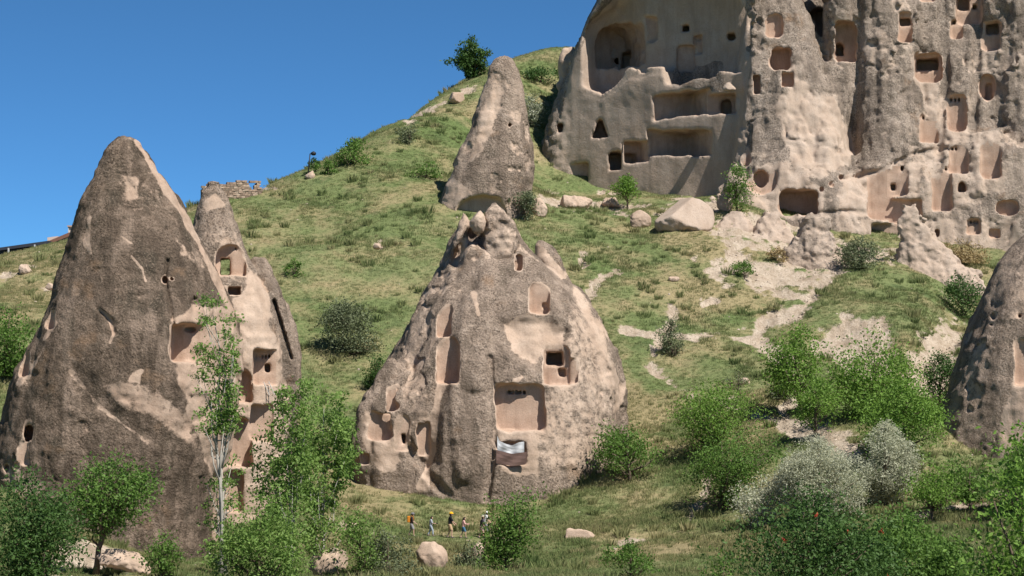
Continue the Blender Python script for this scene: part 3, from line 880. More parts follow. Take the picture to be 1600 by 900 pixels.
make_rock('fairy_chimney', 'slender lone rock cone up the grassy slope below the castle rock', 'rock cone', c2, det_up, cuts, (W(665, 300, 246)[0] - 1.5, 234, W(760, 345, 246)[2] - 5), (W(842, 300, 246)[0] + 1.5, 258, W(785, 84, 246)[2] + 1), (0.14, 0.19, 0.14), M_ROCK,
          (W(760, 330, 246)[0], 246, W(760, 335, 246)[2]), paintU, crust_seed=220, yr=(234, 257), group='rock cones with hewn rooms')

# --- cone cut by the right edge
c3 = sd_cone([(300, 1655, 1675), (340, 1625, 1710), (365, 1603, 1740), (410, 1562, 1790), (450, 1540, 1830), (500, 1518, 1860), (560, 1496, 1885), (640, 1472, 1905), (720, 1454, 1920), (850, 1430, 1950)], 186, 0.8, 2.2)
def det_right(P): return lumps(P, 260, 0.28, 0.4)
cuts = [Cut(1586, 530, 1640, 602, 1.8, 'box', rough=0.12), Cut(1548, 488, 1556, 499, 0.8, 'oval', 'wall_recess', front=1), Cut(1546, 505, 1552, 513, 0.6, 'oval', 'wall_recess', front=1), Cut(1590, 490, 1596, 497, 0.8, 'oval', 'wall_recess', front=1)]
paintR = [('poly', [(1600, 360), (1540, 440), (1470, 700), (1700, 720), (1700, 360)], 15, 0.3), ('poly', [(1590, 530), (1585, 600), (1565, 640), (1560, 720), (1700, 740), (1700, 500)], 10, 1.0), ('poly', [(1560, 430), (1600, 380), (1640, 480), (1560, 520)], 15, 0.45)]  # first patch pales the rock colour to offset shade on its left flank
make_rock('fairy_chimney', 'grainy rock cone cut off by the right edge of the photo', 'rock cone', c3, det_right, cuts, (W(1440, 700, 186)[0] - 1, 168, -10), (W(1760, 600, 186)[0], 200, W(1660, 320, 186)[2] + 1), (0.15, 0.22, 0.15), M_ROCK,
          (W(1560, 720, 186)[0], 184, -8), paintR, crust_seed=260, yr=(166, 198), group='rock cones with hewn rooms')
# ------------------------------------------------------------------ the castle rock
WALL_A = R(36)
wn_ = np.array([-math.sin(WALL_A), -math.cos(WALL_A), -0.04]); wn_ /= np.linalg.norm(wn_)
wt_ = np.array([math.cos(WALL_A), -math.sin(WALL_A), 0])
wq = W(888, 200, 276.5)
def sd_m1():
    pts = [(-80, 962), (-30, 945), (0, 934), (50, 909), (90, 893), (120, 884), (180, 862), (240, 846), (300, 833), (380, 822)]
    zs = np.array([W(l, py, 285)[2] for py, l in pts])[::-1]
    xs = np.array([W(l, py, 285)[0] for py, l in pts])[::-1]
    def f(P):
        L = np.interp(P[:, 2], zs, xs)
        rx = np.abs(P[:, 0] - (L + 19)) / 19; ry = np.abs(P[:, 1] - 286) / 33
        return ((rx ** 2.4 + ry ** 2.4) ** (1 / 2.4) - 1) * 17 * 0.9
    return f
m1 = sd_m1()
XR = W(1176, 200, 262)[0]
m2 = sd_cone([(-80, 1196, 1236), (-30, 1180, 1250), (0, 1172, 1260), (60, 1158, 1278), (120, 1150, 1296), (200, 1150, 1322), (260, 1146, 1335), (320, 1130, 1345), (420, 1100, 1365)], 264, 0.95, 2.3, ycs=[(-80, 267), (420, 261)])
m3 = sd_cone([(-80, 1362, 1540), (0, 1345, 1560), (100, 1336, 1585), (200, 1332, 1610), (300, 1322, 1650), (420, 1300, 1690)], 270, 0.85, 2.4, ycs=[(-80, 272), (420, 266)])
m3a = sd_cone([(-80, 1350, 1430), (0, 1342, 1440), (100, 1336, 1452), (200, 1332, 1460), (300, 1325, 1470)], 262.5, 0.75, ycs=[(-80, 264.5), (300, 261)])
m3b = sd_cone([(-80, 1570, 1640), (0, 1540, 1680), (120, 1530, 1720), (250, 1520, 1740), (420, 1510, 1760)], 264, 0.8)
m4 = sd_cone([(246, 1360, 1430), (262, 1330, 1470), (290, 1316, 1490), (340, 1306, 1500), (430, 1290, 1510)], 261, 0.75, 2.4)
m5 = sd_cone([(205, 1500, 1560), (240, 1470, 1600), (290, 1450, 1640), (350, 1440, 1680), (430, 1430, 1700)], 259, 0.6, 2.4)
m6 = sd_cone([(240, 1170, 1230), (265, 1155, 1300), (300, 1130, 1350), (340, 1105, 1400), (420, 1080, 1450)], 257, 0.42, 2.4)
fill = sd_cone([(-80, 1285, 1395), (100, 1290, 1400), (430, 1290, 1420)], 264.5, 0.8, 2.4)
back = sd_cone([(-80, 1030, 1420), (430, 1000, 1500)], 283, 0.8, 3)
blobs = [sd_ell(1085, 124, 265.5, 3.2, 1.5, 1.2), sd_ell(1115, 122, 263.5, 2.0, 1.4, 1.2), sd_ell(1140, 150, 262, 1.0, 1.2, 1.6)]
def wall_local(P):
    q = P - wq
    return q @ wt_, q @ wn_, P[:, 2]
zpx = lambda py: W(1000, py, 266)[2]
def wall_u(px, py=120):
    d = ray(px, py)
    return float((d * ((wq @ wn_) / (d @ wn_)) - wq) @ wt_)
LEDGE = [(875, 118), (893, 122), (905, 142), (938, 150), (960, 138), (985, 118), (1010, 115), (1034, 111), (1040, 134), (1062, 138), (1100, 128), (1130, 122), (1180, 120)]
LEDU = np.array([wall_u(a_) for a_, b_ in LEDGE])
def ledge_z(px, py):
    d = ray(px, py)
    return float((d * ((wq @ wn_) / (d @ wn_)))[2])
LEDZ = np.array([ledge_z(a_, b_) for a_, b_ in LEDGE])
HU0, HU1 = wall_u(908, 60), wall_u(1172, 60)
HTOP = ledge_z(1030, -40)
def base_castle(P):
    u, n, z = wall_local(P)
    d = m1(P)
    d = smax(d, P[:, 0] - XR, 0.5)
    d = smax(d, n + 0.18 * noise(P, 6, 301), 0.4)                                   # the dressed wall
    lz = np.interp(u, LEDU, LEDZ) + 0.25 * noise(P, 1.1, 303)
    # hollowed hall above the wall, its floor rising to the broken parapet
    top = HTOP - 6.0 * np.abs((u - (HU0 + HU1) / 2) / ((HU1 - HU0) / 2)) ** 4 + 1.1 * noise(P, 3.2, 306) + 0.6 * noise(P, 1.3, 307)
    hall = smax(smax(lz - 0.3 + 0.28 * np.clip(-n, -1, 6) - z, z - top, 0.7), smax(np.abs(u - (HU0 + HU1) / 2) - (HU1 - HU0) / 2, -(n + 3.8 + 0.5 * np.sin(u * 0.45) + 0.4 * noise(P, 3, 302)), 0.8), 0.8)
    crest = lz + 0.55 + 0.7 * noise(P, 2.0, 304) + 0.35 * noise(P, 0.9, 305)
    hall = smax(hall, -smax(np.abs(n + 0.45) - 0.45, z - crest, 0.1), 0.12)      # broken parapet left standing
    d = smax(d, -hall, 0.2)
    d = smin(d, blobs[2](P), 0.3)
    r = smin(m2(P), m6(P), 0.5)
    r = np.minimum(r, smin(smin(m3(P), m3a(P), 0.6), m3b(P), 0.5))
    r = smin(r, np.minimum(m4(P), m5(P)), 0.35)
    return np.minimum(np.minimum(d, smin(r, fill(P), 0.8)), back(P))
def det_castle(P):
    u, n, z = wall_local(P)
    px, py = project(P)
    inwall = sstep(-1, 1, u + 0.2) * (1 - sstep(1166, 1176, px)) * (1 - sstep(0.9, 1.6, n)) * sstep(-6.5, -5.5, n)
    d = lumps(P, 310, 0.8, 1.1) + 0.45 * noise(P, 6, 330, 3) + 0.2 * pit(noise(P, 2.2, 331, 1.3), 0.1) + 0.3 * (0.3 - np.abs(noise(P, 1.3, 332, 2.2))) + 0.16 * (0.3 - np.abs(noise(P, 0.7, 333, 1.6)))
    dw = 0.06 * noise(P, 2.2, 340) + 0.03 * noise(P, 0.6, 341) + 0.10 * (0.3 - np.abs(noise(P, 1.8, 342, 6)))
    lump = 1 - sstep(0.2, 1.2, blobs[2](P))
    d = d * (1 - inwall * (1 - lump)) + dw * inwall
    d = d + 0.7 * (1 - sstep(3, 16, seg_dist(px, py, [(1338, -30), (1336, 100), (1332, 230)]))) * (1 - sstep(262, 266, P[:, 1])) # crease between the two ribs
    d = d + 0.7 * (1 - sstep(2, 10, seg_dist(px, py, [(1470, -30), (1478, 120), (1466, 240)]))) * (1 - sstep(262, 266, P[:, 1]))
    d = d + 0.7 * (1 - sstep(2, 10, seg_dist(px, py, [(1528, -30), (1526, 120), (1520, 200)]))) * (1 - sstep(262, 266, P[:, 1]))
    d = d + 0.35 * (1 - sstep(1, 5, seg_dist(px, py, [(1305, 285), (1370, 268), (1430, 240), (1480, 232)])))
    d = d + 0.35 * (1 - sstep(1, 5, seg_dist(px, py, [(1120, 345), (1200, 340), (1330, 330), (1460, 345)])))
    return d
YW = -WALL_A * 0.55
cuts = [  # dressed wall
    Cut(936, 36, 1000, 106, 5.0, 'arch', 'cave_opening', rough=0.3, yaw=YW), Cut(948, 66, 966, 92, 3, 'box', 'doorway', back=5.0), Cut(972, 70, 992, 96, 3, 'box', 'doorway', back=5.0), Cut(1066, 38, 1078, 50, 2.5, 'box', 'window_opening', front=1.5), Cut(1137, 51, 1149, 62, 2.5, 'box', 'window_opening', front=1.5),
    Cut(1084, 55, 1098, 85, 0.45, 'box', 'wall_recess', front=1.5), Cut(1001, 26, 1028, 66, 0.5, 'soft', 'wall_recess', front=1.5), Cut(1088, 57, 1096, 62, 0.8, 'box', 'window_opening', back=0.45, rough=0), Cut(1000, 105, 1010, 116, 1.5, 'box', 'window_opening', front=1.5), Cut(1058, 70, 1086, 112, 0.8, 'soft', 'wall_recess', front=1.5, rough=.15),
    Cut(1032, 143, 1099, 183, 3.2, 'box', 'cave_opening', yaw=YW, rough=0.15, slant=-0.06), Cut(1035, 158, 1042, 182, 2.5, 'box', 'doorway', back=3.0, yaw=YW), Cut(1104, 146, 1150, 178, 2.0, 'box', 'cave_opening', rough=0.1), Cut(1127, 152, 1143, 177, 3.0, 'soft', 'doorway', back=2.0),
    Cut(925, 186, 951, 215, 3.5, 'tri', 'window_opening', front=1.5), Cut(871, 192, 880, 208, 2.0, 'box', 'window_opening', front=1.5), Cut(952, 236, 971, 266, 4.5, 'box', 'doorway', front=1.5), Cut(981, 220, 1010, 254, 2.4, 'box', 'cave_opening', yaw=YW, rough=.1), Cut(1027, 202, 1100, 243, 4.2, 'box', 'cave_opening', yaw=YW, rough=0.15, slant=0.10),
    Cut(888, 255, 920, 286, 0.5, 'box', 'wall_recess', front=1.5), Cut(842, 268, 854, 293, 3.0, 'arch', 'doorway', front=2), Cut(1157, 228, 1173, 262, 2.0, 'oval', 'cave_opening', front=2), Cut(985, 236, 1008, 252, 2.2, 'box', 'doorway', back=2.4, yaw=YW),
    # middle rib
    Cut(1196, 18, 1223, 58, 2.2, 'arch', rough=0.15, r=0.6), Cut(1203, 72, 1237, 112, 3.0, 'soft', 'cave_opening', rough=0.2), Cut(1221, 112, 1240, 136, 1.6, 'box', 'window_opening'), Cut(1177, 116, 1188, 148, 1.8, 'soft', 'window_opening'), Cut(1260, 10, 1304, 80, 3.5, 'arch', 'cave_opening', rough=0.25), Cut(1287, 52, 1299, 66, 1.5, 'box', 'window_opening', back=3.4),
    Cut(1304, 30, 1338, 96, 3.0, 'soft', 'cave_opening', rough=0.2), Cut(1306, 62, 1318, 82, 2, 'arch', 'doorway', back=3.0), Cut(1163, 250, 1217, 304, 1.1, 'oval', rough=0.15), Cut(1177, 264, 1201, 292, 1.5, 'oval', 'cave_opening', back=1.1), Cut(1216, 294, 1279, 336, 4.5, 'soft', 'cave_opening', rough=0.2),
    # right ribs
    Cut(1404, 17, 1425, 68, 1.6, 'soft', r=.3), Cut(1405, 24, 1423, 38, 2.0, 'box', 'window_opening', back=1.6), Cut(1412, 47, 1419, 58, 0.5, 'box', 'wall_recess', back=1.6, rough=0), Cut(1429, 81, 1472, 131, 1.8, 'soft', rough=0.12), Cut(1432, 88, 1466, 108, 3.0, 'box', 'doorway', back=1.8), Cut(1436, -20, 1462, 4, 1.0, 'soft'),
    Cut(1494, -12, 1533, 38, 1.8, 'soft', rough=0.15), Cut(1497, -8, 1514, 16, 1.5, 'box', 'doorway', back=1.8), Cut(1519, 4, 1527, 13, 1.0, 'box', 'window_opening', back=1.8), Cut(1533, 32, 1564, 80, 1.5, 'soft', rough=.12), Cut(1541, 35, 1560, 52, 1.8, 'box', 'doorway', back=1.4), Cut(1486, 30, 1504, 62, 1.2, 'soft'), Cut(1488, 30, 1493, 36, 1.0, 'box', 'pigeon_hole', back=1.2, rough=0),
    Cut(1529, 113, 1556, 157, 2.2, 'oval', rough=0.1), Cut(1539, 126, 1551, 153, 1.5, 'arch', 'doorway', back=1.4), Cut(1480, 147, 1510, 207, 1.6, 'soft', r=.3), Cut(1437, 173, 1465, 224, 1.4, 'arch', rough=.1), Cut(1532, 206, 1564, 280, 1.6, 'soft', rough=0.12), Cut(1483, 224, 1513, 272, 1.5, 'arch'), Cut(1456, 252, 1487, 330, 1.5, 'box', r=.4, rough=0.12),
    Cut(1497, 283, 1509, 300, 2.0, 'arch', 'window_opening'), Cut(1355, 262, 1394, 346, 1.5, 'soft', rough=0.15), Cut(1389, 256, 1419, 306, 1.5, 'arch', rough=.1), Cut(1394, 258, 1412, 267, 1.2, 'box', 'window_opening', back=1.4), Cut(1392, 286, 1399, 297, 1.0, 'box', 'window_opening', back=1.4, rough=0), Cut(1388, 311, 1440, 350, 1.8, 'box', rough=0.15),
    Cut(1556, 311, 1593, 338, 1.6, 'oval', rough=0.15), Cut(1511, 342, 1532, 366, 1.0, 'box', rough=.1), Cut(1361, 348, 1405, 372, 1.6, 'soft', 'cave_opening', rough=0.2), Cut(1310, 272, 1318, 281, 0.7, 'oval', 'pigeon_hole'), Cut(1296, 284, 1303, 292, 0.6, 'oval', 'pigeon_hole'), Cut(1280, 292, 1287, 300, 0.6, 'oval', 'pigeon_hole'),
    Cut(1545, 358, 1562, 372, 0.8, 'soft'), Cut(1460, 358, 1468, 372, 1.0, 'box', 'window_opening')]
for (x, y, n_, st, bk) in [(1484, 152, 3, 6.5, 1.6), (1536, 212, 4, 5.5, 1.6), (1486, 229, 4, 5.5, 1.5), (1460, 260, 4, 5.5, 1.5), (1515, 344, 3, 5, 1.0), (1441, 180, 2, 6, 1.4)]:
    cuts += [Cut(x + st * i, y, x + st * i + 3.6, y + 6, 0.6, 'box', 'pigeon_hole', back=bk, rough=0) for i in range(n_)]
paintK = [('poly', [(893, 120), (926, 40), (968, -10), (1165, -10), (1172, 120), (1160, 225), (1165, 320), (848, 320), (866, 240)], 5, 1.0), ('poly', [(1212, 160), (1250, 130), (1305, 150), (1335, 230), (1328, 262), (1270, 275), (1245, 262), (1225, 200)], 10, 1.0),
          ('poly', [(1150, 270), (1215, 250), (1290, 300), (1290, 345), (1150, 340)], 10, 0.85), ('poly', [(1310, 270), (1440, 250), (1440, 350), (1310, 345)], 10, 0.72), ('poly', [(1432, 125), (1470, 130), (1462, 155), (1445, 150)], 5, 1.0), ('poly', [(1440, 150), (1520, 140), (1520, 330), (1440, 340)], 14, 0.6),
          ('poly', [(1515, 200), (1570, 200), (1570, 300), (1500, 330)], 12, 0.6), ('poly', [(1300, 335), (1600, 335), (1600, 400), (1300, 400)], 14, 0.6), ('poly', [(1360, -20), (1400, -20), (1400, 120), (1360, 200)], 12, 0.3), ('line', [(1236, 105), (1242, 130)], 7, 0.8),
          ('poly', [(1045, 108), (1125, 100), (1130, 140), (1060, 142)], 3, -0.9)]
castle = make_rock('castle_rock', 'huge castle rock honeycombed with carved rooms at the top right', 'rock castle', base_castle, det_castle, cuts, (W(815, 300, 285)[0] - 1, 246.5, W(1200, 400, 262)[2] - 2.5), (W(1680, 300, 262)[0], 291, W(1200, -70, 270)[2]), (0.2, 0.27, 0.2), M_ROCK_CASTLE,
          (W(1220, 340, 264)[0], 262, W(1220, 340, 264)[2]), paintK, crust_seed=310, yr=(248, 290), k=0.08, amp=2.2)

# ------------------------------------------------------------------ loose rocks
def boulder(name, label, px, py, wpx, hpx, seed, dr=0.8, p=2.3, mat=None, tilt=0.0, bare=0.9, Y=None, group=None, sink=0.25, cat='boulder', peak=False):
    g = ground_px(px, py) if Y is None else W(px, py, Y)
    ppm = FPX / g[1]
    rx, rz = wpx / 2 / ppm, hpx / ppm
    h = max(0.06, max(rx * 2, rz) / 42)
    c = np.array([g[0], g[1] + rx * dr * 0.5, g[2]])
    def f(P):
        q = P - c
        z = q[:, 2] + tilt * q[:, 0]
        if peak:
            t = np.clip(z / rz, -0.3, 1)
            ww = rx * np.clip(1 - 0.82 * np.maximum(t, 0) ** 0.8, 0.1, 1.1)
            d = (np.sqrt((q[:, 0] / ww) ** 2 + (q[:, 1] / (ww * dr)) ** 2) - 1) * ww * 0.8
            d = smax(d, z - rz, 0.2 * rx)
            d = smax(d, -sink * 4 * rz - z, 0.1)
        else:
            zz = (z - rz * 0.4) / (rz * 0.6)
            d = ((np.abs(q[:, 0] / rx) ** p + np.abs(q[:, 1] / (rx * dr)) ** p + np.abs(zz) ** p) ** (1 / p) - 1) * min(rx, rz * 0.6)
        s = max(rx, rz)
        d = d + s * (0.2 * noise(P, s * 1.1, seed) + 0.10 * (0.3 - np.abs(noise(P, s * 0.6, seed + 1))) + 0.05 * (0.3 - np.abs(noise(P, s * 0.28, seed + 2))) + 0.03 * noise(P, s * 0.12, seed + 3))
        for k in range(5):      # broken planes
            rr = np.random.RandomState(seed * 5 + k)
            n = rr.normal(size=3); n[2] = abs(n[2]) * 0.6; n /= np.linalg.norm(n)
            d = smax(d, q @ n - s * rr.uniform(0.55, 0.8), 0.04 * s)
        return d
    ext = np.array([rx * 1.35, rx * dr * 1.35, 0])
    o = make_rock(name, label, cat, f, lambda P: 0 * P[:, 0], [], c - ext - [0, 0, rz * (1.0 if peak else 0.6)], c + ext + [0, 0, rz * 1.35], h, mat or M_ROCK, (g[0], g[1], g[2]), None, (lambda P: np.full(len(P), bare)), group=group)
    return o
BG = 'boulders on the slopes'
boulder('boulder', 'largest pale boulder below the castle wall', 1068, 358, 84, 50, 401, 0.8, 2.6, M_ROCK_CASTLE, group=BG)
boulder('boulder', 'small roundish boulder just left of the largest pale boulder', 1004, 356, 36, 30, 402, group=BG)
boulder('boulder', 'long low pale rock at the castle foot by the slender cone', 893, 326, 56, 18, 403, 0.7, group=BG)
boulder('boulder', 'low pale rock left of the round bush at the castle wall', 953, 320, 40, 13, 404, 0.7, group=BG)
boulder('boulder', 'small boulder at the upper right corner of the largest pale boulder', 1130, 328, 22, 22, 405, group=BG)
boulder('boulder', 'pale rocks at the right foot of the slender cone', 846, 338, 24, 26, 406, group=BG)
boulder('boulder', 'smooth pale boulder in front of the walking people', 676, 890, 54, 44, 407, 0.8, 2.2, None, 0.1, 1.0, group=BG)
boulder('boulder', 'narrow upright pale stone right of the people\'s boulder', 748, 876, 18, 30, 408, 0.8, group=BG)
boulder('boulder', 'flat pale slab lying in the grass below the central cone', 905, 842, 60, 13, 409, 0.9, group=BG)
boulder('boulder', 'tall pale rock hidden behind the poplars at the bottom', 512, 902, 60, 44, 410, group=BG)
boulder('boulder', 'small pale rock above the poplar bush at the bottom', 545, 832, 30, 16, 411, group=BG)
boulder('boulder', 'pale rock at the foot of the dark left cone', 243, 842, 34, 20, 412, group=BG)
boulder('boulder', 'pale rock ledge by the road in the bottom left corner', 196, 893, 84, 30, 413, 0.8, 2.4, None, 0.25, group=BG)
boulder('boulder', 'white rock on the grass bank left of the dark cone', 38, 428, 26, 15, 414, group=BG)
boulder('boulder', 'small white stone lower on the left grass bank', 78, 452, 16, 10, 415, group=BG)
boulder('boulder', 'small pale stone alone on the green hillside', 590, 388, 16, 7, 416, group=BG)
boulder('boulder', 'small stone cropping out of the slope above the central cone', 1052, 440, 20, 10, 417, group=BG)
boulder('boulder', 'low brown rock on the skyline below the lone tree', 712, 158, 42, 14, 419, group=BG)
boulder('boulder', 'reddish rock standing on the skyline against the castle rock', 888, 128, 34, 62, 420, 0.8, group=BG, Y=289)
boulder('boulder', 'pale stone beside the path under the bright trees', 1165, 600, 24, 9, 421, group=BG)
PG = 'rock pinnacles at the castle foot'
def crag(name, label, prof, Y, dr, seed, mat, bare, cat, group, h=0.13, a=0.6, p=2.6):
    f = sd_cone(prof, Y, dr, p)
    A_ = [W(l, y, Y) for y, l, r in prof]; B_ = [W(r, y, Y) for y, l, r in prof]
    x0, x1 = min(q[0] for q in A_), max(q[0] for q in B_)
    z0, z1 = min(q[2] for q in A_), max(q[2] for q in A_)
    w = (x1 - x0) / 2 * dr
    det = lambda P: lumps(P, seed, a, 0.4 * min(1, a / 0.5)) + 0.6 * a * (0.3 - np.abs(noise(P, 1.7, seed + 30))) + 0.12 * noise(P, 0.4, seed + 31)
    return make_rock(name, label, cat, f, det, [], (x0 - 0.8, Y - w - 0.8, z0 - 1.5), (x1 + 0.8, Y + w + 0.8, z1 + 0.6), h, mat, ((x0 + x1) / 2, Y, z0), None, (lambda P: np.full(len(P), bare)), group=group, crust_seed=seed)
crag('rock_pinnacle', 'blunt rough rock pinnacle at the castle foot left of the round bush', [(336, 1258, 1298), (342, 1246, 1304), (362, 1240, 1304), (385, 1232, 1310), (405, 1226, 1316), (430, 1220, 1324), (470, 1216, 1330)], 240.5, 0.6, 431, M_ROCK_CASTLE, 0.5, 'rock pinnacle', PG, p=3)
crag('rock_pinnacle', 'sharp pale rock spire with a wide foot right of the round bush', [(322, 1416, 1424), (330, 1408, 1434), (352, 1404, 1442), (372, 1400, 1456), (392, 1398, 1478), (412, 1394, 1502), (430, 1390, 1528), (465, 1386, 1544)], 240.5, 0.45, 432, M_ROCK_CASTLE, 0.62, 'rock pinnacle', PG)
crag('rock_pinnacle', 'low sloping rock hump under the dark cave at the castle foot', [(332, 1196, 1216), (345, 1184, 1226), (362, 1170, 1238), (380, 1158, 1246), (410, 1150, 1250)], 247, 0.8, 433, M_ROCK_CASTLE, 0.66, 'rock pinnacle', PG)
crag('rock_pinnacle', 'low rock shoulder between largest boulder and castle cave', [(334, 1136, 1160), (346, 1124, 1172), (360, 1112, 1182), (385, 1104, 1190)], 248, 0.8, 434, M_ROCK_CASTLE, 0.66, 'rock pinnacle', PG)
# stones wedged in the broken tip of the central cone
boulder('boulder', 'round ball of rock wedged in the tip of the central cone', 748, 360, 24, 28, 441, 0.95, 2.0, M_ROCK, 0, 0.6, 187.3, BG)
crag('boulder', 'pointed block crowning the tip of the central cone', [(317, 767, 774), (325, 763, 781), (333, 760, 791), (345, 759, 801), (368, 757, 808), (385, 757, 806)], 188, 0.8, 442, M_ROCK, 0.42, 'boulder', BG, h=0.09, a=0.16)
# ------------------------------------------------------------------ vegetation
def leaf_mat(name, a, b, trans=0.35, dark=None):
    m, nt, out = mat_new(name)
    N = NT(nt)
    v = N.attr('v')
    c = N.mix(v, a, b)
    c = N.mix(N.ramp(N.noise(0.9, 4, 0.6), [(0.35, 0.45), (0.6, 0.0)]), c, dark or tuple(x * 0.55 for x in a))
    d = N.n('ShaderNodeBsdfPrincipled')
    N.link(c, d.inputs['Base Color'])
    d.inputs['Roughness'].default_value = 0.55
    d.inputs['Specular IOR Level'].default_value = 0.3
    t = N.n('ShaderNodeBsdfTranslucent')
    N.link(N.mix(0.5, c, (0.32, 0.42, 0.06), 'MULTIPLY') if False else c, t.inputs['Color'])
    mx = N.n('ShaderNodeMixShader')
    mx.inputs[0].default_value = trans
    N.link(d.outputs[0], mx.inputs[1]); N.link(t.outputs[0], mx.inputs[2])
    N.link(mx.outputs[0], out.inputs['Surface'])
    return m
LEAF = {'poplar': leaf_mat('poplar_leaves', (0.155, 0.28, 0.055), (0.30, 0.43, 0.12), 0.45), 'fresh': leaf_mat('fresh_leaves', (0.14, 0.27, 0.04), (0.25, 0.40, 0.08), 0.42),
        'dark': leaf_mat('dark_leaves', (0.052, 0.115, 0.028), (0.115, 0.21, 0.052), 0.38), 'mid': leaf_mat('green_leaves', (0.095, 0.195, 0.036), (0.19, 0.315, 0.065), 0.42),
        'silver': leaf_mat('silver_leaves', (0.46, 0.47, 0.33), (0.55, 0.56, 0.42), 0.4, (0.40, 0.415, 0.29)), 'sage': leaf_mat('sage_leaves', (0.115, 0.145, 0.075), (0.22, 0.25, 0.13), 0.25),
        'dry': leaf_mat('dry_leaves', (0.30, 0.22, 0.10), (0.42, 0.32, 0.16), 0.25), 'white': leaf_mat('white_blossom_leaves', (0.15, 0.20, 0.08), (0.58, 0.58, 0.47), 0.25)}
BARK = simple_mat('bark', (0.12, 0.09, 0.065), 0.9, 0.3, 8)
BARK_PALE = simple_mat('pale_bark', (0.40, 0.37, 0.32), 0.85, 0.35, 5)
M_RED = leaf_mat('red_blossom', (0.42, 0.06, 0.03), (0.55, 0.13, 0.07), 0.2)

def leaf_quads(C, size, rs, up=0.4):
    n = len(C)
    N_ = rs.normal(size=(n, 3)); N_[:, 2] += up; N_ /= np.linalg.norm(N_, axis=1)[:, None]
    r = rs.normal(size=(n, 3))
    a = np.cross(N_, r); a /= np.linalg.norm(a, axis=1)[:, None] + 1e-9
    b = np.cross(N_, a)
    s = size * rs.uniform(0.6, 1.3, n)[:, None]
    V = np.stack([C - a * s * 0.55, C - b * s * 0.30 + N_ * s * 0.08, C + a * s * 0.55, C + b * s * 0.30 + N_ * s * 0.08], 1).reshape(-1, 3)
    return V, np.arange(4 * n).reshape(-1, 4)

